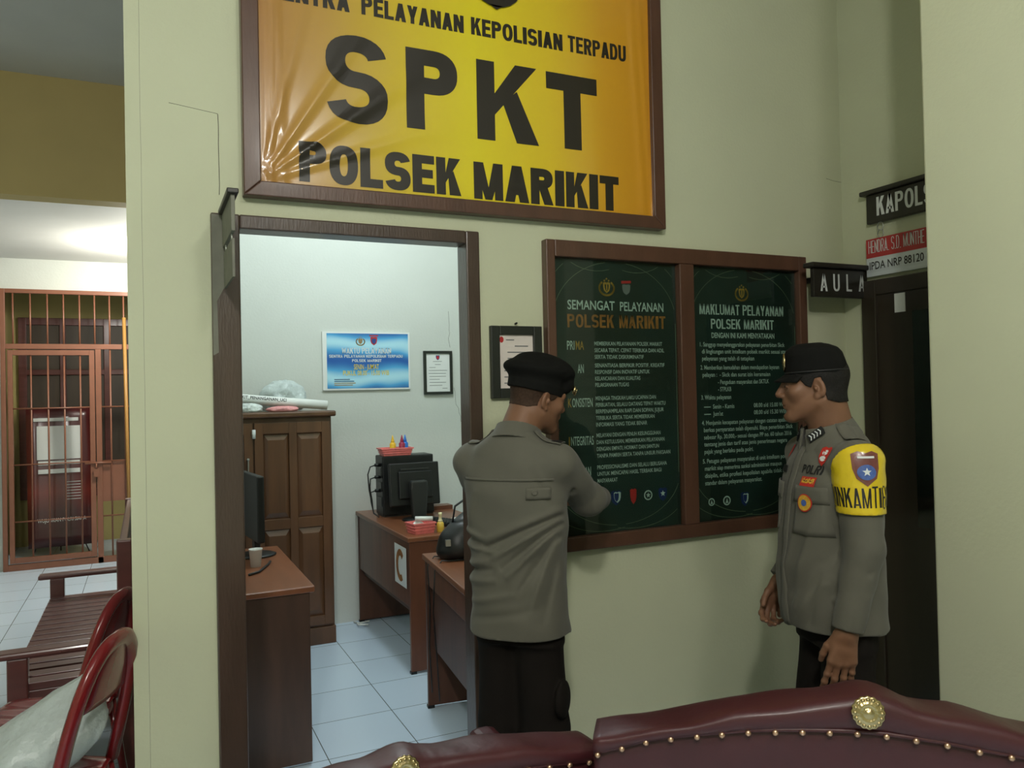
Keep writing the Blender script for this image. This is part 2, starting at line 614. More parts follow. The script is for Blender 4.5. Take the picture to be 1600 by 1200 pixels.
def strip(mb, face, pts, w, off=0.0012, mi=0):
    """thin printed line through uv points"""
    for (a, b), (c, d) in zip(pts[:-1], pts[1:]):
        dx, dy = c - a, d - b
        L = math.hypot(dx, dy) or 1
        nx, ny = -dy / L * w / 2, dx / L * w / 2
        poly(mb, face, [(a + nx, b + ny), (a - nx, b - ny), (c - nx, d - ny), (c + nx, d + ny)], off, mi)


def shield_pts(cx, cy, w, h):
    p = [(-.5, .42), (-.25, .5), (0, .44), (.25, .5), (.5, .42), (.47, 0), (.36, -.28), (0, -.5), (-.36, -.28), (-.47, 0)]
    return [(cx + x * w, cy + y * h) for x, y in p][::-1]


def star_pts(cx, cy, r, k=0.42, n=5):
    return [(cx + (r if i % 2 == 0 else r * k) * math.sin(math.pi * i / n), cy + (r if i % 2 == 0 else r * k) * math.cos(math.pi * i / n)) for i in range(2 * n)][::-1]


def crest(mb, face, cx, cy, s, gold, dark, off=0.0014):
    """oval wreath with a shield in it and stars above: s = width"""
    for sd in (-1, 1):
        for i in range(9):
            a = -math.pi / 2 + sd * (0.15 + i * 0.27)
            x, y = cx + math.cos(a) * s * 0.43, cy - s * 0.05 + math.sin(a) * s * 0.36
            t = a + sd * math.pi / 2
            pts = []
            for q in range(8):
                b = 2 * math.pi * q / 8
                lx, ly = math.cos(b) * s * 0.10, math.sin(b) * s * 0.055
                pts.append((x + lx * math.cos(t) - ly * math.sin(t), y + lx * math.sin(t) + ly * math.cos(t)))
            poly(mb, face, pts, off, gold)
    poly(mb, face, shield_pts(cx, cy - s * 0.02, s * 0.42, s * 0.56), off, gold)
    poly(mb, face, shield_pts(cx, cy - s * 0.03, s * 0.24, s * 0.36), off + 0.0004, dark)
    strip(mb, face, [(cx, cy - s * 0.16), (cx, cy + s * 0.14)], s * 0.07, off + 0.0008, gold)
    for dx, dy in ((0, 0.42), (-0.13, 0.33), (0.13, 0.33)):
        poly(mb, face, star_pts(cx + dx * s, cy + dy * s, s * 0.07), off, gold)


# ------------------------------------------------------------------ solids from distance fields (figures, bags)
class SDF:
    def __init__(s, lo, hi, res):
        s.lo, s.res = np.array(lo, float), res
        n = np.ceil((np.array(hi, float) - s.lo) / res).astype(int) + 1
        s.ax = [s.lo[i] + res * np.arange(n[i]) for i in range(3)]
        s.V = np.full(n, 0.25, np.float32)

    def put(s, prim, k=0.015, op='u'):
        f, lo, hi = prim
        pad = 0.035 + k
        sl = []
        for i in range(3):
            a = int(max(0, math.floor((lo[i] - pad - s.lo[i]) / s.res)))
            b = int(min(len(s.ax[i]), math.ceil((hi[i] + pad - s.lo[i]) / s.res) + 1))
            if b <= a:
                return s
            sl.append(slice(a, b))
        X = s.ax[0][sl[0]][:, None, None]
        Y = s.ax[1][sl[1]][None, :, None]
        Z = s.ax[2][sl[2]][None, None, :]
        d = f(X, Y, Z)
        v = s.V[tuple(sl)]
        if op == 'u':
            h = np.clip(0.5 + 0.5 * (v - d) / k, 0, 1)
            r = v * (1 - h) + d * h - k * h * (1 - h)
        elif op == 's':
            h = np.clip(0.5 - 0.5 * (v + d) / k, 0, 1)
            r = v * (1 - h) - d * h + k * h * (1 - h)
        else:
            r = v + d
        s.V[tuple(sl)] = r
        return s

    def cut(s, fn):
        X, Y, Z = s.ax[0][:, None, None], s.ax[1][None, :, None], s.ax[2][None, None, :]
        s.V = np.maximum(s.V, fn(X, Y, Z)).astype(np.float32)
        return s

    def warp(s, fn):
        X, Y, Z = s.ax[0][:, None, None], s.ax[1][None, :, None], s.ax[2][None, None, :]
        s.V = (s.V + fn(X, Y, Z)).astype(np.float32)
        return s

    def copy(s):
        c = SDF.__new__(SDF)
        c.lo, c.res, c.ax, c.V = s.lo, s.res, s.ax, s.V.copy()
        return c

    def at(s, p):
        q = (np.array(p, float) - s.lo) / s.res
        n = np.array(s.V.shape) - 2
        i = np.clip(np.floor(q).astype(int), 0, n)
        t = np.clip(q - i, 0, 1)
        v = s.V[i[0]:i[0] + 2, i[1]:i[1] + 2, i[2]:i[2] + 2]
        v = v[0] * (1 - t[0]) + v[1] * t[0]
        v = v[0] * (1 - t[1]) + v[1] * t[1]
        return float(v[0] * (1 - t[2]) + v[1] * t[2])

    def trace(s, p, d, off=0.002, far=0.4):
        p, d = np.array(p, float), np.array(d, float)
        t = 0.0
        for _ in range(400):
            v = s.at(p + d * t) - off
            if v < 0.0003:
                break
            t += min(max(v * 0.6, 0.0005), 0.012)
            if t > far:
                break
        return p + d * t

    def mesh(s):
        V = s.V
        n = np.array(V.shape)
        ins = V < 0
        cs = [(a, b, c) for a in (0, 1) for b in (0, 1) for c in (0, 1)]

        def sub(A, o):
            return A[o[0]:n[0] - 1 + o[0], o[1]:n[1] - 1 + o[1], o[2]:n[2] - 1 + o[2]]
        cnt = sum(sub(ins, o).astype(np.int8) for o in cs)
        I, J, K = np.nonzero((cnt > 0) & (cnt < 8))
        idx = np.full(n - 1, -1, np.int32)
        idx[I, J, K] = np.arange(len(I))
        val = {o: V[I + o[0], J + o[1], K + o[2]] for o in cs}
        pos = np.zeros((len(I), 3))
        num = np.zeros(len(I))
        for o in cs:
            for a in range(3):
                if o[a] == 0:
                    p = list(o)
                    p[a] = 1
                    p = tuple(p)
                    va, vb = val[o], val[p]
                    cr = (va < 0) != (vb < 0)
                    t = np.where(cr, va / np.where(cr, va - vb, 1), 0)
                    q = np.array(o, float)[None, :].repeat(len(I), 0)
                    q[:, a] += t
                    pos += q * cr[:, None]
                    num += cr
        P = s.lo + s.res * (np.stack([I, J, K], 1) + pos / num[:, None])
        quads = []
        for a, b, c in ((0, 1, 2), (1, 2, 0), (2, 0, 1)):
            sa = [slice(None)] * 3
            sb = [slice(None)] * 3
            sa[a], sb[a] = slice(0, n[a] - 1), slice(1, n[a])
            A, B = ins[tuple(sa)], ins[tuple(sb)]
            E = np.argwhere(A != B)
            ok = (E[:, b] >= 1) & (E[:, c] >= 1) & (E[:, b] < n[b] - 1) & (E[:, c] < n[c] - 1)
            E = E[ok]
            fl = A[tuple(E.T)]
            q = []
            for db, dc in ((-1, -1), (0, -1), (0, 0), (-1, 0)):
                e = E.copy()
                e[:, b] += db
                e[:, c] += dc
                q.append(idx[tuple(e.T)])
            q = np.stack(q, 1)
            q[~fl] = q[~fl][:, ::-1]
            quads.append(q)
        return P, np.concatenate(quads)


def cap(a, b, ra, rb=None):
    rb = ra if rb is None else rb
    a, b = np.array(a, float), np.array(b, float)
    ab = b - a
    L = float(ab @ ab) or 1e-9
    m = max(ra, rb)

    def f(X, Y, Z):
        x, y, z = X - a[0], Y - a[1], Z - a[2]
        t = np.clip((x * ab[0] + y * ab[1] + z * ab[2]) / L, 0, 1)
        return np.sqrt((x - ab[0] * t) ** 2 + (y - ab[1] * t) ** 2 + (z - ab[2] * t) ** 2) - (ra + (rb - ra) * t)
    return f, np.minimum(a, b) - m, np.maximum(a, b) + m


def ell(c, r, R=None):
    c, r = np.array(c, float), np.array(r, float)
    m = r if R is None else np.full(3, r.max())

    def f(X, Y, Z):
        x, y, z = X - c[0], Y - c[1], Z - c[2]
        if R is not None:
            x, y, z = (R[0, 0] * x + R[1, 0] * y + R[2, 0] * z, R[0, 1] * x + R[1, 1] * y + R[2, 1] * z, R[0, 2] * x + R[1, 2] * y + R[2, 2] * z)
        k0 = np.sqrt((x / r[0]) ** 2 + (y / r[1]) ** 2 + (z / r[2]) ** 2)
        k1 = np.sqrt((x / r[0] ** 2) ** 2 + (y / r[1] ** 2) ** 2 + (z / r[2] ** 2) ** 2) + 1e-9
        return k0 * (k0 - 1) / k1
    return f, c - m, c + m


def stack(rows, p=2.3):
    a = np.array(rows, float)
    a = a[np.argsort(a[:, 0])]
    zz = np.linspace(a[0, 0], a[-1, 0], 160)
    # smooth interpolation of the section table
    cols = []
    for j in range(1, 5):
        y = np.interp(zz, a[:, 0], a[:, j])
        kz = np.ones(9) / 9
        y = np.convolve(np.pad(y, 4, mode='edge'), kz, 'valid')
        cols.append(y)

    def f(X, Y, Z):
        cx, cy, rx, ry = [np.interp(Z, zz, c) for c in cols]
        k = ((np.abs(X - cx) / rx) ** p + (np.abs(Y - cy) / ry) ** p) ** (1 / p)
        d = (k - 1) * np.minimum(rx, ry)
        return np.maximum(d, np.maximum(Z - zz[-1], zz[0] - Z))
    lo = np.array([(a[:, 1] - a[:, 3]).min(), (a[:, 2] - a[:, 4]).min(), zz[0]])
    hi = np.array([(a[:, 1] + a[:, 3]).max(), (a[:, 2] + a[:, 4]).max(), zz[-1]])
    return f, lo, hi


def xf(prim, R, t, sc=1.0):
    """the same solid turned by R (columns = axes), scaled and moved to t"""
    f, lo, hi = prim
    t = np.array(t, float)
    cs = np.array([[(lo, hi)[i][0], (lo, hi)[j][1], (lo, hi)[k][2]] for i in (0, 1) for j in (0, 1) for k in (0, 1)]) * sc @ R.T + t

    def g(X, Y, Z):
        x, y, z = X - t[0], Y - t[1], Z - t[2]
        return sc * f((R[0, 0] * x + R[1, 0] * y + R[2, 0] * z) / sc, (R[0, 1] * x + R[1, 1] * y + R[2, 1] * z) / sc, (R[0, 2] * x + R[1, 2] * y + R[2, 2] * z) / sc)
    return g, cs.min(0), cs.max(0)


def fold(a, b, amp, w):
    """a soft crease or ridge along a line, as a displacement"""
    f, lo, hi = cap(a, b, 0.0)

    def g(X, Y, Z):
        return -amp * np.exp(-(f(X, Y, Z) / w) ** 2)
    return g, lo - 2 * w, hi + 2 * w


def fold2(a, b, amp, w, side):
    """a crease drawn on the back (side -1) or front (side +1) of the cloth between (x, z) points"""
    a, b = np.array(a, float), np.array(b, float)
    ab = b - a
    L = ab @ ab

    def g(X, Y, Z):
        t = np.clip(((X - a[0]) * ab[0] + (Z - a[1]) * ab[1]) / L, 0, 1)
        d2 = (X - a[0] - ab[0] * t) ** 2 + (Z - a[1] - ab[1] * t) ** 2
        return -1.5 * amp * np.exp(-d2 / w ** 2) * np.sin(np.pi * (.15 + .7 * t)) * np.clip(side * Y / .03, 0, 1)
    lo = np.array((min(a[0], b[0]) - 2 * w, -.2 if side < 0 else 0, min(a[1], b[1]) - 2 * w))
    hi = np.array((max(a[0], b[0]) + 2 * w, 0 if side < 0 else .2, max(a[1], b[1]) + 2 * w))
    return g, lo, hi


def sdf_obj(name, pieces, mats, parent=None):
    vs, fs, o = [], [], 0
    for P, Q in pieces:
        vs.append(P)
        fs.append(Q + o)
        o += len(P)
    P, Q = np.concatenate(vs), np.concatenate(fs)
    me = bpy.data.meshes.new(name)
    me.vertices.add(len(P))
    me.vertices.foreach_set('co', P.astype(np.float32).ravel())
    me.loops.add(len(Q) * 4)
    me.loops.foreach_set('vertex_index', Q.astype(np.int32).ravel())
    me.polygons.add(len(Q))
    me.polygons.foreach_set('loop_start', np.arange(0, len(Q) * 4, 4, dtype=np.int32))
    me.polygons.foreach_set('use_smooth', np.ones(len(Q), bool))
    me.update(calc_edges=True)
    me.validate()
    for m in (mats if isinstance(mats, (list, tuple)) else [mats]):
        me.materials.append(M[m])
    ob = bpy.data.objects.new(name, me)
    C.objects.link(ob)
    if parent is not None:
        ob.parent = parent
    return ob


def rotm(yaw=0.0, pitch=0.0, roll=0.0):
    """z-turn, then nod about x (negative looks down), then lean about y"""
    return np.array(Matrix.Rotation(yaw, 3, 'Z') @ Matrix.Rotation(pitch, 3, 'X') @ Matrix.Rotation(roll, 3, 'Y'))


# ================================================================== THE SETTING
def slab(name, boxes, m, bevel=0.0):
    mb = MB()
    for b in boxes:
        mb.box(*b)
    return struct(mb.build(name, m, bevel=bevel))


slab('floor', [(-4.2, 5.2, -4.2, 10.5, -0.12, 0.0)], 'floor')
slab('ceiling', [(-4.2, 5.2, -4.2, 5.75, 3.6, 3.72)], 'ceil')
slab('ceiling_corridor', [(-4.2, 3.4, 5.75, 8.98, 2.977, 3.1), (-1.5, 0.8, 8.98, 10.5, 2.9, 3.1)], 'ceil')
slab('trim_1', [(-4.2, -0.045, 5.6, 5.75, 2.85, 3.6)], 'beam')
wf = slab('wall_front', [(-0.045, 0.212, 2.8, 2.87, 0, 3.6), (0.212, 1.165, 2.8, 2.87, 2.195, 3.6), (1.165, 3.3, 2.8, 2.87, 0, 3.6)], 'wall')
slab('wall_right', [(3.1, 3.25, 1.745, 2.8, 0, 3.6)], 'wall')
slab('wall_pillar', [(2.3, 5.05, 1.40, 1.745, 0, 3.6)], 'wall', bevel=0.008)
slab('wall_partition', [(-0.045, 0.06, 2.87, 5.75, 0, 3.6)], 'office_wall')
wo = slab('wall_office', [(0.06, 3.25, 5.534, 5.75, 0, 3.6), (3.1, 3.25, 2.87, 5.534, 0, 3.6)], 'office_wall')
slab('wall_corridor', [(-4.05, -1.235, 8.84, 8.98, 0, 2.977), (-1.235, 0.32, 8.84, 8.98, 2.685, 2.977), (0.32, 3.4, 8.84, 8.98, 0, 2.977), (3.25, 3.4, 5.75, 8.84, 0, 2.977)], 'office_wall')
slab('wall_vestibule', [(-1.5, -1.32, 8.98, 10.4, 0, 2.9), (-1.32, 0.7, 10.25, 10.4, 0, 2.9), (0.6, 0.8, 8.98, 10.25, 0, 2.9)], 'yellow_wall')
slab('wall_left', [(-4.2, -4.05, -4.2, 8.98, 0, 3.6)], 'wall')
slab('wall_back', [(-4.05, 5.2, -4.2, -4.05, 0, 3.6), (5.05, 5.2, -4.05, 1.772, 0, 3.6)], 'wall')


def crack(name, pts, parent, r=0.0012):
    mb = MB()
    mb.tube(pts, r, 5)
    return mb.build(name, 'crack', parent)


def jag(a, b, n, amp, axis=0, seed=1):
    rr = random.Random(seed)
    out = []
    for i in range(n + 1):
        t = i / n
        p = [a[k] + (b[k] - a[k]) * t for k in range(3)]
        p[axis] += rr.uniform(-amp, amp)
        out.append(p)
    return out


crack('crack', jag((0.236, 2.8, 2.532), (0.237, 2.8, 2.26), 8, 0.001), wf)
crack('crack', [(0.085, 2.8, 2.55), (0.13, 2.8, 2.545), (0.19, 2.8, 2.538), (0.235, 2.8, 2.533)], wf, 0.0008)
crack('crack', jag((0.0, 2.8, 3.4), (0.0, 2.8, 0.4), 20, 0.0008, seed=3), wf, 0.0004)
crack('crack', [(3.0, 2.8, 2.58), (3.05, 2.8, 2.572), (3.1, 2.8, 2.57)], wf, 0.001)
crack('crack', jag((2.062, 5.534, 2.2), (2.066, 5.534, 1.93), 8, 0.006, seed=5), wo)
crack('crack', jag((2.09, 5.534, 1.63), (2.16, 5.534, 1.32), 10, 0.010, seed=6), wo)

# doorway of the service room
mb = MB()
mb.box(0.206, 0.297, 2.778, 2.876, 0, 2.195)
mb.box(1.114, 1.168, 2.778, 2.876, 0, 2.195)
mb.box(0.297, 1.114, 2.778, 2.876, 2.147, 2.195)
door = struct(mb.build('door_1', 'jamb', bevel=0.005))
mb = MB()
fc = Face((0, 2.778, 0), (1, 0, 0), (0, 0, 1))
poly(mb, fc, [(0.208, 2.19), (0.208, 1.72), (0.225, 1.73), (0.222, 1.9), (0.262, 1.98), (0.272, 2.1), (0.262, 2.185)], 0.0008)
mb.build('grey_patch', 'dull_grey', door)  # lighter grey patch on the upper left jamb

# chief's door on the right wall
mb = MB()
mb.box(3.058, 3.1, 2.585, 2.665, 0, 2.062)
mb.box(3.058, 3.1, 1.774, 1.84, 0, 2.062)
mb.box(3.058, 3.1, 1.84, 2.585, 1.99, 2.062)
d2 = struct(mb.build('door_2', 'door_dark', bevel=0.005))
mb = MB()
mb.box(3.068, 3.1, 1.84, 2.585, 0.0, 1.99)
dl = mb.build('door_leaf', 'door_dark', d2)
mb = MB()
mb.box(3.064, 3.068, 1.92, 2.40, 0.95, 1.90)
mb.build('glazing', 'door_glass', d2)
mb = MB()
mb.box(3.0655, 3.068, 2.435, 2.49, 1.90, 1.985)
mb.build('reflection_strip', 'paper', d2)  # pale strip imitating a reflection on the dark door


# dark window at the back of the barred vestibule
mb = MB()
x0, x1, z0, z1 = -1.26, 0.45, 0.52, 2.54
for a, b in ((x0, x0 + .08), (x1 - .08, x1), (-0.86, -0.80), (-0.42, -0.36), (0.02, 0.08)):
    mb.box(a, b, 10.19, 10.25, z0, z1)
for a, b in ((z0, z0 + .08), (z1 - .08, z1), (1.9, 1.96)):
    mb.box(x0, x1, 10.192, 10.25, a, b)
w1 = struct(mb.build('window_1', 'bench_wood', bevel=0.004))
mb = MB()
mb.box(x0 + .02, x1 - .02, 10.22, 10.25, z0 + .02, z1 - .02)
mb.build('pane', 'shutter_dark', w1)

# ================================================================== BARRED GATE AND WHAT STANDS BEHIND IT
gt = thing('barred_gate', (-0.45, 8.8, 0), 'brown steel barred gate closing off the end of the corridor', 'gate')


def gp(name, boxes, parent=gt, m='gate', bevel=0.0):
    mb = MB()
    for b in boxes:
        mb.box(b[0] + 0.45, b[1] + 0.45, b[2] - 8.8, b[3] - 8.8, b[4], b[5])
    return mb.build(name, m, parent, bevel=bevel)


gp('frame', [(-1.232, -1.192, 8.79, 8.83, 0, 2.68), (0.27, 0.315, 8.79, 8.83, 0, 2.68), (-1.192, 0.27, 8.79, 8.83, 2.64, 2.68),
             (-1.192, 0.27, 8.79, 8.83, 2.105, 2.155), (-0.438, -0.388, 8.79, 8.83, 0, 2.105), (-1.192, 0.27, 8.79, 8.83, 0.0, 0.06)], bevel=0.003)
leaf = gp('leaf', [(-1.176, -1.136, 8.785, 8.825, 0.07, 2.095), (-0.492, -0.446, 8.785, 8.825, 0.07, 2.095), (-1.136, -0.492, 8.785, 8.825, 2.045, 2.095), (-1.136, -0.492, 8.785, 8.825, 0.07, 0.12)], bevel=0.003)
for x in (-1.13, -.987, -.845, -.708, -.571, -.44, -.308, -.182, -.05, .09):
    mb = MB()
    mb.tube([(x + .45, 0.01, 2.15), (x + .45, 0.01, 2.645)], 0.008, 8)
    mb.build('bar', 'gate', gt)
for x in (-.987, -.845, -.708, -.571):
    mb = MB()
    mb.tube([(x + .45, 0.005, 0.11), (x + .45, 0.005, 2.05)], 0.008, 8)
    mb.build('bar', 'gate', leaf)
for z in (1.535, 1.0, 0.46):
    mb = MB()
    mb.tube([(-0.69, -0.004, z), (-0.04, -0.004, z)], 0.007, 8)
    mb.build('cross_rod', 'gate', leaf)
for x in (-.308, -.182, -.05, .09):
    mb = MB()
    mb.tube([(x + .45, 0.01, 0.05), (x + .45, 0.01, 2.11)], 0.008, 8)
    mb.build('bar', 'gate', gt)
for z in (1.535, 1.0, 0.46):
    mb = MB()
    mb.tube([(0.06, -0.004, z), (0.73, -0.004, z)], 0.007, 8)
    mb.build('cross_rod', 'gate', gt)
mb = MB()
mb.tube([(-0.09, -0.024, 0.985), (0.14, -0.024, 0.985)], 0.011, 8)
mb.tube([(0.01, -0.024, 0.985), (0.01, -0.045, 0.955), (0.01, -0.045, 0.93)], 0.008, 8)
mb.box(-0.012, 0.035, -0.05, -0.03, 0.85, 0.93)
mb.build('bolt', 'gate', gt)
gp('sheet_panel', [(-0.388, 0.27, 8.815, 8.821, 0.60, 1.0)])

# roll-up standing banner
xb = thing('standing_banner', (-0.815, 9.42, 0), 'maroon standing banner with a blank white square, behind the barred gate', 'banner', rz=rad(4))
mb = MB()
n = 14
vs, fs = [], []
for i in range(n + 1):
    for j in range(9):
        z = 0.10 + 1.44 * i / n
        x = (-0.30 + 0.60 * j / 8) * (1.04 - 0.05 * i / n) + 0.03 * (1 - i / n)
        y = 0.0 + 0.16 * i / n + 0.012 * math.sin(j * 0.9) * (1 if i in (0, n) else 0.6)
        vs.append((x, y, z))
for i in range(n):
    for j in range(8):
        a = i * 9 + j
        fs.append((a, a + 1, a + 10, a + 9))
mb.add(vs, fs, 0, True)
mb.build('banner_sheet', 'maroon_print', xb, solid=0.002)
fb = Face((0, 0.0, 0.10), (1, 0, 0), (0, 0.16, 1.44))
mb = MB()
poly(mb, fb, [(-.20, .90), (.20, .90), (.20, 1.25), (-.20, 1.25)], .014)
for a, b in ((.845, .885), (.755, .80)):
    poly(mb, fb, [(-.19, a), (.19, a), (.19, b), (-.19, b)], .014)
poly(mb, fb, [(-.23, 1.30), (.18, 1.30), (.18, 1.335), (-.23, 1.335)], .014)
mb.build('white_panels', 'white_print', xb)
mb = MB()
put_text(mb, fb, [('WUJUDKAN POLRI SIAGA', -.20, .24, .255, .038, .01)], .014)
mb.build('lettering', 'white_print', xb)
mb = MB()
for i in range(7):
    strip(mb, fb, [(.06, .66 - i * .03), (.21, .66 - i * .03)], .006, .014)
mb.build('list_lines', 'white_print', xb)
mb = MB()
mb.tube([(-.25, .05, 0.0), (0, .12, .7), (.25, .17, 1.5)], .006, 6)
mb.tube([(.27, .05, 0.0), (0, .12, .7), (-.25, .17, 1.5)], .006, 6)
mb.tube([(0, .12, .7), (0, .35, 0.0)], .006, 6)
mb.build('stand', 'black_plastic', xb)

pl = MB()
pl.tube([(-0.150, 8.742, 0.0), (-0.178, 8.76, 2.42)], 0.017, 8)
tag(pl.build('ochre_pole', 'pipe'), 'ochre yellow pole leaning against the barred gate', 'pole')

# ================================================================== SLATTED BENCH IN THE CORRIDOR
bn = thing('slatted_bench', (-0.30, 4.62, 0), 'dark red slatted wooden bench with flat armrests against the corridor wall', 'bench')
y0, y1 = -0.82, 0.84
xl, xr = -0.225, 0.235


def bpart(name, boxes, m='bench_wood', bev=0.006, parent=bn):
    mb = MB()
    for b in boxes:
        mb.box(*b)
    return mb.build(name, m, parent, bevel=bev)


for i in range(17):
    y = y0 + 0.05 + i * (y1 - y0 - 0.1) / 16
    bpart('seat_slat', [(xl, xr - .03, y - 0.037, y + 0.037, 0.392, 0.425)], bev=0.003)
bpart('seat_rail', [(xl + .012, xl + .04, y0 + .02, y1 - .02, 0.31, 0.392), (xl + .04, xr - .03, y0 + .02, y0 + .05, 0.31, 0.392), (xl + .04, xr - .03, y1 - .05, y1 - .02, 0.31, 0.392)])
for y in (y0 - .01, y1 - .05):
    bpart('front_post', [(xl, xl + .075, y, y + .06, 0, 0.535)])
    bpart('armrest', [(xl - .06, xr + .01, y - .012, y + .075, 0.535, 0.562)], bev=0.009)
    bpart('back_post', [(xr - .055, xr + .005, y, y + .06, 0, 0.98)])
bpart('back_rail', [(xr - .045, xr - .01, y0 + .05, y1 - .05, 0.91, 0.975)])
bpart('back_rail', [(xr - .045, xr - .01, y0 + .05, y1 - .05, 0.50, 0.55)])
for i in range(9):
    y = y0 + 0.14 + i * (y1 - y0 - .28) / 8
    bpart('back_slat', [(xr - .035, xr - .018, y - .03, y + .03, 0.55, 0.91)], bev=0.003)


# ================================================================== RED PLASTIC CHAIRS
def plastic_chair(loc, rz, label):
    c = thing('plastic_chair', loc, label, 'chair', rz, 'red plastic chairs beside the bench')
    mb = MB()
    N = 14
    vs, fs = [], []
    for i in range(N + 1):
        for j in range(N + 1):
            u, v = -1 + 2 * i / N, -1 + 2 * j / N
            w = 0.205 - 0.018 * (1 - v) / 2
            k = 1 - 0.06 * (abs(v) ** 4)
            x = u * w * k
            y = v * 0.205 * (1 - 0.05 * abs(u) ** 4)
            z = 0.435 - 0.018 * (1 - u * u) * (1 - v * v) + 0.004 * math.cos(u * 16) - 0.02 * max(0, v - 0.7)
            vs.append((x, y, z))
    for i in range(N):
        for j in range(N):
            a = i * (N + 1) + j
            fs.append((a, a + N + 1, a + N + 2, a + 1))
    mb.add(vs, fs, 0, True)
    mb.build('seat', 'plastic_red', c, solid=0.012, subsurf=1)
    mb = MB()
    ring = []
    for s in np.linspace(0, 2 * math.pi, 33):
        ring.append((0.195 * math.copysign(abs(math.cos(s)) ** .45, math.cos(s)), 0.2 * math.copysign(abs(math.sin(s)) ** .45, math.sin(s)), 0.412))
    mb.tube(ring, 0.02, 8, flat=(1.1, 0.45), ref=(0, 0, 1))
    mb.build('seat_skirt', 'plastic_red', c)
    for sx in (-1, 1):
        for sy in (-1, 1):
            mb = MB()
            mb.tube([(sx * .175, sy * .175, .42), (sx * .195, sy * .20, .2), (sx * .215, sy * .225, 0.0)], [0.026, .022, .018], 8, flat=(1.0, .62), ref=(1, 0, 0))
            mb.build('leg', 'plastic_red', c)
    pts = []
    for k in range(25):
        a = math.pi * k / 24
        x = 0.185 * math.copysign(abs(math.cos(a)) ** .8, math.cos(a))
        h = math.sin(a) ** .62
        pts.append((x, -0.185 - 0.105 * h - 0.0, 0.43 + 0.43 * h))
    mb = MB()
    mb.tube(pts, 0.030, 10, ref=(0, 1, 0), flat=(0.62, 0.95))
    mb.build('back_frame', 'plastic_red', c)
    mb = MB()
    vs, fs = [], []
    for i in range(11):
        t = .60 + .40 * i / 10
        w = .185 * math.sqrt(max(0.0, 1 - (t * .985) ** 3.2)) * .70 + .012
        for j in range(7):
            u = -1 + 2 * j / 6
            vs.append((u * w, -0.188 - 0.10 * t - 0.012 * (1 - u * u), 0.43 + 0.425 * t))
    for i in range(10):
        for j in range(6):
            a = i * 7 + j
            fs.append((a, a + 1, a + 8, a + 7))
    mb.add(vs, fs, 0, True)
    mb.build('splat', 'plastic_red', c, solid=0.008)
    return c


plastic_chair((-0.36, 3.36, 0), rad(70), 'red plastic chair with a bare glossy seat, in front of the bench')
chB = (-0.355, 2.78, 0)
plastic_chair(chB, rad(67), 'red plastic chair holding a white plastic bag')


def crumple(name, loc, size, m, label, cat, seed=1, amp=0.25, peak=None, group=None, lean=(0, 0)):
    """a crumpled film bag with a gathered top"""
    rr = np.random.RandomState(seed)
    dirs = rr.normal(size=(26, 3))
    dirs /= np.linalg.norm(dirs, axis=1)[:, None]
    mb = MB()
    rings = []
    NU, NV = 40, 26
    for i in range(NV + 1):
        th = math.pi * i / NV
        ring = []
        for j in range(NU):
            ph = 2 * math.pi * j / NU
            d = np.array((math.sin(th) * math.cos(ph), math.sin(th) * math.sin(ph), math.cos(th)))
            q = np.abs(dirs @ d)
            r = 1 - amp * (np.sort(q)[-1] - np.sort(q)[-2]) * 4 + amp * 0.3 * math.sin(5 * ph + 3 * th) * math.sin(th)
            p = d * r
            if p[2] < -0.55:
                p[2] = -0.55 + (p[2] + 0.55) * 0.15
            if peak:
                t = max(0, p[2]) ** 1.5
                p[:2] *= 1 - peak * min(1, t)
            zz = (p[2] + 0.6) * size[2]
            ring.append((p[0] * size[0] + lean[0] * zz, p[1] * size[1] + lean[1] * zz, zz))
        rings.append(ring)
    mb.loft(rings, cap=True)
    o = mb.build(name, m)
    o.location = loc
    return tag(o, label, cat, group)


ob = crumple('plastic_bag', (-0.385, 2.80, 0.440), (0.175, 0.165, 0.185), 'bag', 'white plastic bag slumped on the seat of a red plastic chair', 'bag', seed=4, amp=0.22, peak=0.74, lean=(.74, .05))

# ================================================================== SPKT BANNER ON THE WALL
bo = thing('service_banner', (1.16, 2.8, 2.9), 'big orange and yellow banner in a brown wooden frame reading SPKT', 'banner')


def W(mb):                       # move wall coordinates under a thing placed at loc
    return mb


def rel(mb, o):
    l = Vector(o.location)
    mb.v = [tuple(Vector(p) - l) for p in mb.v]
    return mb


BT = 3.50
mb = MB()
mb.prism([(.309, 2.256), (2.017, 2.256), (1.96, 2.308), (.366, 2.308)], 2.748, 2.8)
mb.prism([(.309, 2.256), (.366, 2.308), (.366, BT - .052), (.309, BT)], 2.748, 2.8)
mb.prism([(2.017, 2.256), (2.017, BT), (1.96, BT - .052), (1.96, 2.308)], 2.748, 2.8)
mb.prism([(.309, BT), (.366, BT - .052), (1.96, BT - .052), (2.017, BT)], 2.748, 2.8)
rel(mb, bo).build('frame', 'wood', bo, bevel=0.004)


def vinyl_y(x, z):
    """relief of the slack sheet"""
    y = 2.768
    dx, dz = x - .366, z - 2.308
    r = math.hypot(dx, dz)
    a = math.atan2(dz, dx)
    fade = max(0, 1 - r / 0.85) * min(1, r / 0.05)
    for a0, w, amp in ((rad(39), .055, .017), (rad(58), .05, .015), (rad(22), .05, .008), (rad(76), .045, .009)):
        y -= amp * fade * math.exp(-((a - a0) / w) ** 2)
    y -= 0.006 * math.exp(-((dx - .035 - .01 * dz) / .012) ** 2)
    y -= 0.004 * math.exp(-((dx - .075 + .02 * dz) / .014) ** 2)
    y += 0.003 * math.sin(x * 5.1 + z * 2.2) * math.sin(z * 4.3)
    for xx, ww in ((1.93, .012), (1.89, .02)):
        y -= 0.003 * math.exp(-((x - xx + .05 * (z - 2.9)) / ww) ** 2)
    return y


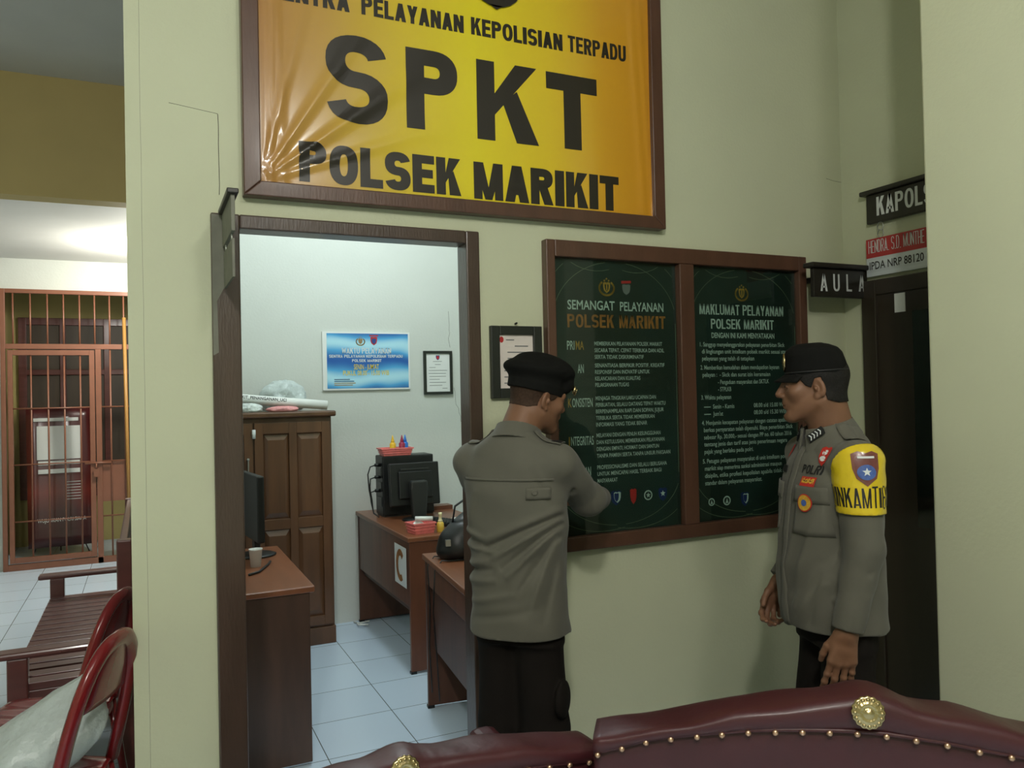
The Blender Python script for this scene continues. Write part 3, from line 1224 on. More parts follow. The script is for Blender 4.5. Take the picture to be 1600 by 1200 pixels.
mb = MB()
NX, NZ = 170, 110
vs, fs = [], []
for i in range(NX + 1):
    for j in range(NZ + 1):
        x, z = .360 + 1.606 * i / NX, 2.302 + (BT - .052 - 2.302 + .006) * j / NZ
        vs.append((x, vinyl_y(x, z), z))
for i in range(NX):
    for j in range(NZ):
        a = i * (NZ + 1) + j
        fs.append((a, a + NZ + 1, a + NZ + 2, a + 1))
mb.add(vs, fs, 0, True)
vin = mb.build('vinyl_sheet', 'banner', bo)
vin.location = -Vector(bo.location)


def on_vinyl(items, mb=None):
    """heavy capitals lying on the relief, each cut into small pieces"""
    mb = mb or MB()
    for txt, u0, u1, v0, h, *r in items:
        for q in bold_text(txt, u0, u1, v0, h, *r):
            lu = max(math.dist(q[0], q[1]), math.dist(q[3], q[2]))
            lv = max(math.dist(q[1], q[2]), math.dist(q[0], q[3]))
            nu, nv = max(1, math.ceil(lu / .012)), max(1, math.ceil(lv / .012))
            vs, fs = [], []
            for i in range(nu + 1):
                for j in range(nv + 1):
                    a, b = i / nu, j / nv
                    x = (q[0][0] * (1 - a) + q[1][0] * a) * (1 - b) + (q[3][0] * (1 - a) + q[2][0] * a) * b
                    z = (q[0][1] * (1 - a) + q[1][1] * a) * (1 - b) + (q[3][1] * (1 - a) + q[2][1] * a) * b
                    vs.append((x, vinyl_y(x, z) - 0.0012, z))
            for i in range(nu):
                for j in range(nv):
                    k = i * (nv + 1) + j
                    fs.append((k, k + nv + 1, k + nv + 2, k + 1))
            mb.add(vs, fs, 0, True)
    return mb


mb = on_vinyl([('S', .592, .815, 2.546, .316, .31), ('P', .886, 1.092, 2.557, .299, .34), ('K', 1.166, 1.423, 2.549, .306, .29), ('T', 1.465, 1.699, 2.552, .301, .31)])
rel(mb, bo).build('acronym', 'ink_banner', bo)
mb = on_vinyl([('POLSEK', .494, 1.093, 2.322, .140, .38, .08), ('MARIKIT', 1.147, 1.794, 2.318, .142, .38, .08)])
rel(mb, bo).build('station_name', 'ink_banner', bo)
mb = on_vinyl([('SENTRA', .40, .682, 2.943, .066, .36, .10), ('PELAYANAN', .724, 1.118, 2.944, .066, .36, .10), ('KEPOLISIAN', 1.148, 1.545, 2.946, .067, .36, .10), ('TERPADU', 1.570, 1.846, 2.949, .067, .36, .10)])
rel(mb, bo).build('heading', 'ink_banner', bo)
mb = MB()
fv = Face((0, 2.764, 0), (1, 0, 0), (0, 0, 1))
poly(mb, fv, ell_pts(1.254, 3.19, .12, .122), .002, 0)
poly(mb, fv, [(1.225, 3.075), (1.254, 3.058), (1.283, 3.075)], .002, 0)
crest(mb, fv, 1.254, 3.25, .13, 1, 0, .004)
rel(mb, bo).build('emblem', ['ink_banner', 'gold_print'], bo)

# ================================================================== NOTICE DISPLAY WITH TWO POSTERS
nb = thing('notice_display', (2.15, 2.8, 1.55), 'wide brown framed glass display holding two dark green service posters', 'display board')
mb = MB()
for a, b, z0, z1 in ((1.444, 1.484, .938, 2.182), (2.087, 2.163, .995, 2.115), (2.769, 2.815, .938, 2.182)):
    mb.box(a, b, 2.757, 2.8, z0, z1)
mb.box(1.484, 2.769, 2.757, 2.8, 2.115, 2.182)
mb.box(1.484, 2.769, 2.757, 2.8, .938, .995)
rel(mb, nb).build('frame', 'wood', nb, bevel=0.004)
fp = Face((0, 2.792, 0), (1, 0, 0), (0, 0, 1))
B2 = 0.012


def poster(x0, x1, name):
    mb = MB()
    mb.box(x0, x1, 2.792, 2.799, .995, 2.115)
    p = rel(mb, nb).build(name, 'poster_dark', nb)
    mb = MB()
    mb.box(x0, x1, 2.785, 2.788, .995, 2.112)
    rel(mb, nb).build('glass_pane', 'pane', nb)
    mb = MB()
    w = x1 - x0
    cx = (x0 + x1) / 2
    for sx in (-1, 1):
        for (ox, oz, rx, rz, a0, a1) in ((0, 1.86, .5, .25, .02, .62), (.12, 1.95, .42, .2, .1, .8), (-.16, 2.2, .3, .13, -1.6, -.5)):
            pts = [(cx + sx * (ox * w + rx * w * math.cos(a)), oz + rz * math.sin(a)) for a in np.linspace(a0 * math.pi / 1.3, a1 * math.pi / 1.3, 16)]
            pts = [q for q in pts if x0 + .004 < q[0] < x1 - .004 and q[1] < 2.108]
            strip(mb, fp, pts, .0022, .0012)
        for (ox, oz, rx, rz, a0, a1) in ((0, 1.22, .5, .2, -.02, -.62), (.12, 1.14, .42, .14, -.1, -.8)):
            pts = [(cx + sx * (ox * w + rx * w * math.cos(a)), oz + rz * math.sin(a)) for a in np.linspace(a0 * math.pi / 1.3, a1 * math.pi / 1.3, 16)]
            pts = [q for q in pts if x0 + .004 < q[0] < x1 - .004 and q[1] > 1.0]
            strip(mb, fp, pts, .0022, .0012)
        strip(mb, fp, [(cx + sx * .492 * w, 1.22), (cx + sx * .492 * w, 1.86)], .0022, .0012)
    rel(mb, nb).build('line_ornament', 'line_print', p)
    return p


P1 = poster(1.484, 2.087, 'poster')
P2 = poster(2.163, 2.769, 'poster')
mb = MB()
put_text(mb, fp, [('SEMANGAT', 1.553, 1.777, 1.909, .038, .012), ('PELAYANAN', 1.803, 2.022, 1.908, .038, .012)])
rel(mb, nb).build('heading', 'board_white', P1)
mb = MB()
put_bold(mb, fp, [('POLSEK MARIKIT', 1.551, 2.031, 1.836, .054, .30)])
rel(mb, nb).build('station_name', 'amber_print', P1)
for wht, gld in (([('PRI', 1.547, 1.581, 1.745, .036, .008)], [('MA', 1.587, 1.625, 1.745, .036, .01)]), ([('AN', 1.594, 1.622, 1.650, .036, .008)], []),
                 ([('ONSISTEN', 1.565, 1.660, 1.512, .036, .008)], [('K', 1.546, 1.562, 1.512, .036, .008)]), ([('NTEGRITAS', 1.556, 1.661, 1.357, .036, .008)], [('I', 1.545, 1.551, 1.357, .036, .008)]), ([('AN', 1.616, 1.645, 1.232, .036, .008)], [])):
    mb = MB()
    put_text(mb, fp, wht, mi=0)
    put_text(mb, fp, gld, mi=1)
    rel(mb, nb).build('keyword', ['board_white', 'gold_print'], P1)
L1 = [('MEMBERIKAN PELAYANAN POLSEK MARIKIT', 1.763), ('SECARA TEPAT, CEPAT TERBUKA DAN ADIL', 1.7355), ('SERTA TIDAK DISKRIMINATIF', 1.708),
      ('SENANTIASA BERPIKIR POSITIF, KREATIF', 1.673), ('RESPONSIF DAN INOVATIF UNTUK', 1.646), ('KELANCARAN DAN KUALITAS', 1.619), ('PELAKSANAAN TUGAS', 1.593),
      ('MENJAGA TINGKAH LAKU UCAPAN DAN', 1.538), ('PERBUATAN, SELALU DATANG TEPAT WAKTU', 1.511), ('BERPENAMPILAN RAPI DAN SOPAN, JUJUR', 1.484), ('TERBUKA SERTA TIDAK MEMBERIKAN', 1.457), ('INFORMASI YANG TIDAK BENAR', 1.430),
      ('MELAYANI DENGAN PENUH KESUNGGUHAN', 1.386), ('DAN KETULUSAN, MEMBERIKAN PELAYANAN', 1.358), ('DENGAN EMPATI, HORMAT DAN SANTUN', 1.330), ('TANPA PAMRIH SERTA TANPA UNSUR PAKSAAN', 1.302),
      ('PROFESSIONALISME DAN SELALU BERUSAHA', 1.255), ('UNTUK MENCAPAI HASIL TERBAIK BAGI', 1.228), ('MASYARAKAT', 1.200)]
mb = MB()
for i0, i1 in ((0, 3), (3, 7), (7, 12), (12, 16), (16, 19)):
    mb = MB()
    for s, z in L1[i0:i1]:
        put_text(mb, fp, [(s, 1.675, 1.675 + .0096 * len(s), z, .016, .008)])
    rel(mb, nb).build('paragraph', 'board_white', P1)
mb = MB()
put_bold(mb, fp, [('MAKLUMAT PELAYANAN', 2.214, 2.697, 1.904, .046, .28), ('POLSEK MARIKIT', 2.275, 2.637, 1.841, .044, .28)])
put_text(mb, fp, [ ('DENGAN INI KAMI MENYATAKAN', 2.277, 2.639, 1.800, .024, .02)])
rel(mb, nb).build('heading', 'board_white', P2)
L2 = [(0, '1. Sanggup menyelenggarakan pelayanan penerbitan Skck', 1.762), (1, 'di lingkungan unit intelkam polsek marikit sesuai standar', 1.731), (1, 'pelayanan yang telah di tetapkan', 1.700),
      (0, '2. Memberikan kemudahan dalam mendapatkan layanan', 1.660), (1, 'pelayan :  - Skck dan surat izin keramaian', 1.628), (9, '- Pengaduan masyarakat dan SKTLK', 1.595), (9, '- STPLKB', 1.563),
      (0, '3. Waktu pelayanan', 1.528), (1, 'Senin - Kamis', 1.487), (1, "Jum'at", 1.455),
      (0, '4. Menjamin kecepatan pelayanan dengan catatan apabila', 1.416), (1, 'berkas persyaratan telah dipenuhi. Biaya penerbitan Skck', 1.385), (1, 'sebesar Rp. 30.000,- sesuai dengan PP no. 60 tahun 2016', 1.353), (1, 'tentang jenis dan tarif atas jenis penerimaan negara', 1.322), (1, 'pajak yang berlaku pada polri.', 1.290),
      (0, '5. Petugas pelayanan masyarakat di unit intelkam polsek', 1.248), (1, 'marikit siap menerima sanksi administrasi maupun', 1.216), (1, 'disiplin, etika profesi kepolisian apabila tidak sesuai', 1.184), (1, 'standar dalam pelayanan masyarakat.', 1.152)]
mb = MB()
for ind, s, z in L2:
    if ind == 0:
        if mb.v:
            rel(mb, nb).build('paragraph', 'board_white', P2)
        mb = MB()
    u = 2.212 if ind == 0 else (2.222 if ind == 1 else 2.306)
    if s in ('Senin - Kamis', "Jum'at"):
        strip(mb, fp, [(2.226, z + .008), (2.262, z + .008)], .004, .0012)
        u = 2.275
        put_text(mb, fp, [('08.00 s/d 15.00 WIB' if s[0] == 'S' else '08.00 s/d 15.30 WIB', 2.507, 2.70, z, .019, .012)])
    put_text(mb, fp, [(s, u, u + .0092 * len(s), z, .019, .012)])
rel(mb, nb).build('paragraph', 'board_white', P2)
mb = MB()
crest(mb, fp, 1.740, 2.005, .082, 0, 1)
rel(mb, nb).build('crest', ['gold_print', 'poster_dark'], P1)
mb = MB()
crest(mb, fp, 2.453, 2.005, .082, 0, 1)
rel(mb, nb).build('crest', ['gold_print', 'poster_dark'], P2)
mb = MB()
poly(mb, fp, [(1.812, 2.022), (1.86, 2.026), (1.86, 2.036), (1.812, 2.034)], .0014, 0)
poly(mb, fp, shield_pts(1.836, 1.998, .04, .045), .0014, 1)
poly(mb, fp, shield_pts(1.762, 1.132, .05, .062), .0014, 2)
poly(mb, fp, shield_pts(1.768, 1.134, .034, .046), .0018, 3)
poly(mb, fp, shield_pts(1.764, 1.134, .022, .036), .0022, 2)
poly(mb, fp, shield_pts(1.847, 1.132, .032, .066), .0014, 0)
poly(mb, fp, ell_pts(1.921, 1.132, .021, .021), .0014, 3)
poly(mb, fp, ell_pts(1.921, 1.132, .016, .016), .0018, 4)
poly(mb, fp, star_pts(1.921, 1.132, .012), .0022, 3)
poly(mb, fp, [(1.898, 1.156), (1.944, 1.156), (1.944, 1.166), (1.898, 1.166)], .0014, 4)
poly(mb, fp, shield_pts(1.996, 1.130, .044, .058), .0014, 2)
poly(mb, fp, star_pts(1.996, 1.134, .014), .0018, 3)
rel(mb, nb).build('badge_print', ['red_print', 'ink_grey', 'navy_print', 'board_white', 'poster_dark'], P1)
mb = MB()
for cx, r in ((2.254, .017), (2.339, .021)):
    poly(mb, fp, ell_pts(cx, 1.077, r, r), .0014, 3)
    poly(mb, fp, ell_pts(cx, 1.077, r * .72, r * .72), .0018, 4)
    poly(mb, fp, [(cx - r * .4, 1.077 - r * .5), (cx + r * .4, 1.077 - r * .5), (cx, 1.077 + r * .55)], .0022, 3)
poly(mb, fp, shield_pts(2.441, 1.076, .046, .064), .0014, 2)
poly(mb, fp, shield_pts(2.447, 1.079, .030, .046), .0018, 3)
poly(mb, fp, shield_pts(2.443, 1.079, .021, .036), .0022, 2)
rel(mb, nb).build('badge_print', ['red_print', 'ink_grey', 'navy_print', 'board_white', 'poster_dark'], P2)

# ================================================================== SMALL FRAMES
cf = thing('framed_certificate', (1.318, 2.8, 1.69), 'black framed certificate hanging between the doorway and the glass display', 'picture frame')
x0, x1, z0, z1 = 1.208, 1.428, 1.556, 1.836
mb = MB()
for b in ((x0, x0 + .037, z0, z1), (x1 - .037, x1, z0, z1), (x0 + .037, x1 - .037, z1 - .034, z1), (x0 + .037, x1 - .037, z0, z0 + .038)):
    mb.box(b[0], b[1], 2.776, 2.799, b[2], b[3])
rel(mb, cf).build('frame', 'black_frame', cf, bevel=0.003)
mb = MB()
mb.box(x0 + .03, x1 - .03, 2.788, 2.794, z0 + .03, z1 - .03)
rel(mb, cf).build('certificate', 'paper_warm', cf)
mb = MB()
fcf = Face((0, 2.788, 0), (1, 0, 0), (0, 0, 1))
poly(mb, fcf, ell_pts(1.256, 1.783, .009, .012), .001, 1)
for i, (a, b) in enumerate(((1.275, 1.31), (1.312, 1.37), (1.28, 1.36), (1.28, 1.34), (1.28, 1.35), (1.265, 1.375), (1.265, 1.375), (1.265, 1.36))):
    strip(mb, fcf, [(a, 1.782 - i * .024), (b, 1.782 - i * .024)], .004, .001, 0)
rel(mb, cf).build('print', ['ink_grey', 'red_print'], cf)
mb = MB()
mb.tube([(1.322, 2.80, 1.846), (1.322, 2.785, 1.848)], 0.004, 8)
rel(mb, cf).build('nail', 'black_plastic', cf)

of = thing('framed_letter', (1.969, 5.534, 1.743), 'small dark framed letter on the office wall beside the blue notice', 'picture frame')
x0, x1, z0, z1 = 1.857, 2.080, 1.582, 1.903
mb = MB()
for b in ((x0, x0 + .02, z0, z1), (x1 - .02, x1, z0, z1), (x0 + .02, x1 - .02, z1 - .02, z1), (x0 + .02, x1 - .02, z0, z0 + .02)):
    mb.box(b[0], b[1], 5.512, 5.533, b[2], b[3])
rel(mb, of).build('frame', 'black_frame', of, bevel=0.002)
mb = MB()
mb.box(x0 + .015, x1 - .015, 5.522, 5.528, z0 + .015, z1 - .015)
rel(mb, of).build('letter', 'paper', of)
mb = MB()
fof = Face((0, 5.522, 0), (1, 0, 0), (0, 0, 1))
poly(mb, fof, shield_pts(1.968, 1.853, .03, .036), .001, 1)
poly(mb, fof, shield_pts(1.968, 1.853, .02, .026), .0015, 2)
for i, (a, b) in enumerate(((1.93, 2.0), (1.945, 1.99), (1.90, 1.95), (1.895, 2.04), (1.895, 2.03), (1.90, 2.03), (1.90, 1.98), (1.90, 2.03), (1.9, 2.0), (2.0, 2.04))):
    strip(mb, fof, [(a, 1.825 - i * .022), (b, 1.825 - i * .022)], .003, .001, 0)
rel(mb, of).build('print', ['ink_grey', 'blue_print', 'red_print'], of)

# blue opening-hours notice
bm_ = mat('blue_notice_print', S(120, 190, 226), 0.4)
nt = bm_.node_tree
tc = nt.nodes.new('ShaderNodeTexCoord')
wv = nt.nodes.new('ShaderNodeTexWave')
wv.wave_type = 'BANDS'
wv.bands_direction = 'Z'
wv.inputs['Scale'].default_value = 1.5
wv.inputs['Distortion'].default_value = 3.2
wv.inputs['Detail'].default_value = 1.5
wv.inputs['Detail Scale'].default_value = 1.6
nt.links.new(tc.outputs['Object'], wv.inputs['Vector'])
cr = nt.nodes.new('ShaderNodeValToRGB')
e = cr.color_ramp.elements
e[0].position, e[0].color = 0.0, S(34, 92, 168)
e[1].position, e[1].color = 1.0, S(176, 222, 238)
x = e.new(0.5)
x.color = S(82, 164, 214)
nt.links.new(wv.outputs['Fac'], cr.inputs['Fac'])
nt.links.new(cr.outputs['Color'], nt.nodes['Principled BSDF'].inputs['Base Color'])
M['blue_notice'] = bm_
bp = thing('service_hours_notice', (1.437, 5.534, 1.83), 'blue service hours notice on the office wall above the desk', 'notice')
x0, x1, z0, z1 = 1.122, 1.752, 1.625, 2.036
mb = MB()
mb.box(x0, x1, 5.518, 5.533, z0, z1)
rel(mb, bp).build('board', 'paper', bp)
mb = MB()
mb.box(x0 + .03, x1 - .012, 5.5165, 5.519, z0 + .012, z1 - .012)
rel(mb, bp).build('print', 'blue_notice', bp)
fbp = Face((0, 5.5165, 0), (1, 0, 0), (0, 0, 1))
mb = MB()
put_bold(mb, fbp, [('WAKTU PELAYANAN', 1.257, 1.612, 1.882, .040, .26), ('SENTRA PELAYANAN KEPOLISIAN TERPADU', 1.167, 1.697, 1.853, .020, .26), ('POLSEK MARIKIT', 1.328, 1.540, 1.822, .020, .26)])
rel(mb, bp).build('heading', 'white_print', bp)
mb = MB()
put_text(mb, fbp, [("SENIN - JUM'AT", 1.340, 1.520, 1.770, .036, .008), ('PUKUL 08.00 - 15.00 WIB', 1.263, 1.594, 1.728, .034, .008)])
rel(mb, bp).build('hours', 'yellow_print', bp)
mb = MB()
crest(mb, fbp, 1.390, 1.970, .07, 0, 1)
poly(mb, fbp, shield_pts(1.487, 1.972, .05, .062), .0014, 2)
poly(mb, fbp, [(1.455, 2.006), (1.519, 2.006), (1.519, 2.014), (1.455, 2.014)], .0014, 2)
poly(mb, fbp, shield_pts(1.487, 1.970, .032, .04), .0018, 3)
for i in range(4):
    strip(mb, fbp, [(1.20, 1.700 - i * .013), (1.20 + (.11, .14, .15, .13)[i], 1.700 - i * .013)], .005, .0012, 4 if i < 2 else 0)
rel(mb, bp).build('crest', ['gold_print', 'ink_grey', 'red_print', 'blue_print', 'navy_print'], bp)

# ================================================================== HANGING NAME BOARDS
au = thing('hall_sign', (2.9, 2.65, 2.05), 'black AULA name board projecting from the wall beside the display', 'sign')
mb = MB()
mb.box(2.748, 3.085, 2.65, 2.672, 1.982, 2.113)
rel(mb, au).build('board', 'sign_black', au, bevel=0.003)
mb = MB()
mb.box(2.722, 3.095, 2.628, 2.69, 2.113, 2.136)
rel(mb, au).build('ledge', 'sign_black', au, bevel=0.006)
mb = MB()
put_bold(mb, Face((0, 2.65, 0), (1, 0, 0), (0, 0, 1)), [('A', 2.786, 2.830, 2.008, .079, .27), ('U', 2.866, 2.906, 2.010, .079, .27), ('L', 2.948, 2.983, 2.012, .079, .27), ('A', 3.026, 3.068, 2.014, .079, .27)])
rel(mb, au).build('lettering', 'white_print', au)
for x in (2.84, 3.03):
    mb = MB()
    mb.box(x - .012, x + .012, 2.672, 2.8, 2.06, 2.085)
    rel(mb, au).build('bracket', 'sign_black', au)

kp = thing('chief_sign', (3.07, 2.3, 2.4), 'black KAPOLSEK name board high on the wall over the dark door', 'sign')
FK = Face((3.07, 0, 0), (0, -1, 0), (0, 0, 1))
mb = MB()
mb.box(3.07, 3.094, 2.13, 2.632, 2.325, 2.458)
rel(mb, kp).build('board', 'sign_black', kp, bevel=0.003)
mb = MB()
mb.box(3.05, 3.099, 2.105, 2.656, 2.458, 2.48)
rel(mb, kp).build('ledge', 'sign_black', kp, bevel=0.006)
mb = MB()
put_bold(mb, FK, [('KAPOLSEK', -2.574, -2.195, 2.355, .086, .32)])
rel(mb, kp).build('lettering', 'white_print', kp)

kn = thing('officer_name_plate', (3.07, 2.3, 2.17), 'red and silver name plate hung by rings under the black KAPOLSEK board', 'sign')
mb = MB()
mb.box(3.072, 3.080, 2.12, 2.640, 2.080, 2.166)
rel(mb, kn).build('silver_face', 'sign_silver', kn)
mb = MB()
mb.box(3.072, 3.080, 2.12, 2.640, 2.166, 2.254)
rel(mb, kn).build('red_face', 'sign_red', kn)
FN = Face((3.072, 0, 0), (0, -1, 0), (0, 0, 1))
mb = MB()
put_bold(mb, FN, [('HENDRA. S.D. MUNTHE', -2.626, -2.335, 2.188, .058, .22)])
rel(mb, kn).build('name_lettering', 'white_print', kn)
mb = MB()
put_text(mb, FN, [('IPDA NRP 88120', -2.622, -2.340, 2.111, .036, .008)])
rel(mb, kn).build('rank_lettering', 'ink', kn)
for y in (2.562, 2.19):
    for zz in (2.306, 2.272):
        mb = MB()
        mb.tube([(3.076, y + .016 * math.cos(a), zz + .019 * math.sin(a)) for a in np.linspace(0, 2 * math.pi, 17)], .0022, 6)
        rel(mb, kn).build('ring', 'steel', kn)

# edge-on sign over the left jamb
sg = thing('projecting_sign', (0.245, 2.6, 2.1), 'grey double sign board jutting edge-on above the left door jamb', 'sign')
mb = MB()
mb.box(0.240, 0.252, 2.47, 2.762, 2.075, 2.185)
rel(mb, sg).build('upper_board', 'dull_grey', sg, bevel=0.002)
mb = MB()
mb.box(0.228, 0.262, 2.455, 2.764, 2.185, 2.20)
rel(mb, sg).build('ledge', 'sign_black', sg, bevel=0.003)
mb = MB()
mb.box(0.243, 0.250, 2.48, 2.762, 1.94, 2.055)
rel(mb, sg).build('lower_board', 'dull_grey', sg)
for y in (2.52, 2.71):
    mb = MB()
    mb.tube([(0.246, y + .004 * math.cos(a), 2.064 + .016 * math.sin(a)) for a in np.linspace(0, 2 * math.pi, 13)], .002, 6)
    rel(mb, sg).build('ring', 'steel', sg)

# ================================================================== THE SERVICE ROOM
cb = thing('wooden_cabinet', (0.60, 5.30, 0), 'brown panelled wooden cabinet against the office wall', 'cabinet')
cx0, cx1, cy0, cy1 = 0.115, 1.092, 5.115, 5.525
mb = MB()
mb.box(cx0, cx1, cy0 + .022, cy1, 0.0, 1.455)
rel(mb, cb).build('body', 'cab_wood', cb, bevel=0.004)
mb = MB()
mb.box(cx0 - .0, cx1 + .025, cy0 - .02, cy1, 1.455, 1.492)
rel(mb, cb).build('top_board', 'cab_wood', cb, bevel=0.01)
mb = MB()
mb.box(cx0, cx1 + .004, cy0 + .004, cy0 + .03, 0.0, 0.11)
rel(mb, cb).build('plinth', 'cab_wood', cb, bevel=0.004)


def cab_door(xa, xb):
    mb = MB()
    za, zb = 0.125, 1.425
    yf = cy0
    st = .052
    mid = (xa + xb) / 2
    zr = 0.79
    mb.box(xa, xa + st, yf, yf + .022, za, zb)
    mb.box(xb - st, xb, yf, yf + .022, za, zb)
    mb.box(mid - .024, mid + .024, yf, yf + .022, za, zb)
    for a, b in ((xa + st, mid - .024), (mid + .024, xb - st)):
        for p, q in ((za, za + .06), (zr - .035, zr + .03), (zb - .07, zb)):
            mb.box(a, b, yf, yf + .022, p, q)
        for p, q in ((za + .06, zr - .035), (zr + .03, zb - .07)):
            # raised and fielded panel
            i = .028
            vs = [(a, yf + .017, p), (b, yf + .017, p), (b, yf + .017, q), (a, yf + .017, q),
                  (a + i, yf + .004, p + i * 1.4), (b - i, yf + .004, p + i * 1.4), (b - i, yf + .004, q - i * 1.4), (a + i, yf + .004, q - i * 1.4)]
            mb.add(vs, [(0, 1, 5, 4), (1, 2, 6, 5), (2, 3, 7, 6), (3, 0, 4, 7), (4, 5, 6, 7)])
    return rel(mb, cb).build('door', 'cab_wood', cb, bevel=0.002)


dA = cab_door(0.612, 1.078)
dB = cab_door(0.130, 0.602)
mb = MB()
mb.box(0.567, 0.573, 5.075, 5.115, 1.10, 1.21)
mb.tube([(0.57, 5.115, 1.20), (0.57, 5.075, 1.205)], .008, 8)
rel(mb, cb).build('handle', 'steel', dB)
mb = MB()
mb.tube([(0.608, 5.106, 1.33), (0.608, 5.106, 1.385)], .011, 8)
rel(mb, cb).build('latch', 'white_print', dA)

# on the cabinet
rb = MB()
a, b = Vector((0.30, 5.22, 1.606)), Vector((1.075, 5.17, 1.526))
rb.tube([a, a.lerp(b, .5) + Vector((0, 0, -.002)), b], 0.030, 18)
ro = rb.build('rolled_banner', 'paper')
tag(ro, 'rolled white banner with black print lying across the cabinet top', 'rolled banner')
mb = MB()
axis = (b - a).normalized()
side = Vector((0, -1, 0.35)).normalized()
fr = Face(a + side * 0.0305, axis, Vector((0, 0, 1)) - axis * axis.z)
fr.N = side
vs, fs = text_uv('MARKIT_PENANGANAN_UCI', 0.20, 0.52, -0.001, .021, .015)
vs2 = []
for u, v in vs:
    th = v / 0.0303 + 0.10
    c = a + axis * u
    up = (Vector((0, 0, 1)) - axis * axis.z).normalized()
    out = Vector((0, -1, 0))
    vs2.append(c + out * (.0310 * math.cos(th)) + up * (.0310 * math.sin(th)))
mb.add(vs2, fs)
mb.build('lettering', 'ink', ro)
mb = MB()
mb.tube([b - axis * .001, b + axis * .0015], 0.022, 16)
mb.build('end_shade', 'ink_grey', ro)  # grey disc on the solid end, painted as the roll's shaded hollow
crumple('plastic_bag', (0.83, 5.385, 1.494), (0.15, 0.10, 0.13), 'bag', 'puffy white plastic bag on the cabinet behind the rolled banner', 'bag', seed=11, amp=0.34)
crumple('plastic_bag', (0.575, 5.133, 1.494), (0.095, 0.030, 0.036), 'bag_clear', 'crumpled clear plastic bag on the cabinet beside the door jamb', 'bag', seed=21, amp=0.3)
crumple('plastic_parcel', (0.79, 5.133, 1.494), (0.10, 0.028, 0.022), 'bag_pink', 'pink and white plastic wrapped parcel under the rolled banner', 'parcel', seed=33, amp=0.25)


def desk(name, x0, x1, y0, y1, zt, label, rz=0.0, wood='desk_wood', apron=0.15, modest=(0.30, 0.62)):
    """origin at the far left floor corner; length runs along y"""
    d = thing(name, (x0, y1, 0), label, 'desk', rz)
    w, l = x1 - x0, y1 - y0

    def p(nm, b, m, bev=0.003):
        mb = MB()
        mb.box(*b)
        return mb.build(nm, m, d, bevel=bev)
    p('top', (-.012, w, -l - .012, .012, zt - .028, zt), 'desk_top', .005)
    p('end_panel', (0, w - .02, -l, -l + .025, 0.012, zt - .028), wood)
    p('end_panel', (0, w - .02, -.025, 0, 0.012, zt - .028), 'desk_dark')
    p('apron', (0.004, .026, -l + .025, -.025, zt - apron, zt - .028), 'desk_wood')
    p('modesty_panel', (0.03, .048, -l + .025, -.025, modest[0], zt - apron + .02), 'desk_dark')
    for y in (-l + .012, -.012):
        mb = MB()
        mb.box(-.004, .03, y - .016, y + .016, 0, .014)
        mb.build('foot', 'black_plastic', d)
    return d


dL = desk('office_desk', 0.075, 0.652, 3.47, 4.50, 0.765, 'brown panelled desk close behind the left door jamb', wood='desk_near', modest=(0.1, .62))
dC = desk('office_desk', 1.345, 1.96, 4.315, 5.515, 0.772, 'reddish desk marked with a letter C under the black monitor', modest=(0.33, .62), apron=0.40)
dR = desk('office_desk', 1.275, 1.86, 3.05, 3.835, 0.772, 'dark brown desk just inside the doorway, holding a black bag', rz=rad(-6))

cs = MB()
cs.box(-.0015, 0, -.115, .115, -.115, .115)
cso = cs.build('letter_sheet', 'paper')
cso.location = (1.344, 4.49, 0.585)
tag(cso, 'white sheet with a brown letter C taped to the desk side', 'paper sheet')
mb = MB()
fcs = Face((-.0015, 0, 0), (0, -1, 0), (0, 0, 1))
outer = ell_pts(0, 0, .084, .094, 20, 0.75, 2 * math.pi - .75)
inner = ell_pts(0, 0, .042, .056, 20, 0.75, 2 * math.pi - .75)
for i in range(19):
    poly(mb, fcs, [outer[i], outer[i + 1], inner[i + 1], inner[i]], .001)
mb.build('letter', 'amber_print', cso)

# computer on the C desk
pc = thing('computer_tower', (1.60, 5.21, 0.772), 'black computer tower standing behind the monitor', 'computer')
mb = MB()
mb.box(-.178, .178, -.09, .09, 0.008, .405)
mb.build('case', 'black_plastic', pc, bevel=0.008)
mb = MB()
for z in (.10, .20, .30):
    mb.box(-.182, -.176, -.06, .06, z - .03, z + .03)
mb.box(-.17, .17, -.08, .08, 0, .012)
mb.build('rear_ports', 'grey_plastic', pc)
for i, z in enumerate((.345, .265, .175)):
    mb = MB()
    mb.tube([(-.178, -.03, z), (-.215, -.03, z)], .011, 8)
    mb.tube([(-.21, -.03, z), (-.245, -.03, z - .01), (-.262 + .012 * i, -.03, z - .06), (-.258 + .012 * i, -.04, z - .16 if z > .2 else .05), (-.235, -.06, .03), (-.21, -.10, .008)], .0045, 6)
    mb.build('cable', 'black_plastic', pc)
mo = thing('monitor', (1.60, 4.97, 0.772), 'black monitor seen from behind on the C desk', 'monitor')
mb = MB()
R = Matrix.Rotation(rad(-6), 4, 'X')
mb.box(-.17, .17, -.012, .022, .085, .365, mtx=R)
mb.box(-.115, .115, -.035, -.012, .13, .31, mtx=R)
mb.build('panel', 'black_plastic', mo, bevel=0.008)
mb = MB()
mb.box(-.10, .09, -.038, -.034, .318, .328, mtx=R)
mb.build('highlight_strip', 'grey_plastic', mo, bevel=0.001)  # lighter grey strip stands in for a highlight across the monitor back
mb = MB()
mb.prism([(-.045, .012), (.045, .012), (.06, .20), (.055, .255), (-.055, .255), (-.06, .20)], -.085, -.035)
mb.build('stand_column', 'grey_plastic', mo, bevel=0.012)
mb = MB()
mb.lathe([(0.001, 0), (.11, 0), (.115, .006), (.10, .014), (.001, .016)], 28, mtx=Matrix.Translation((0, -.06, 0)) @ Matrix.Diagonal((1, .8, 1, 1)))
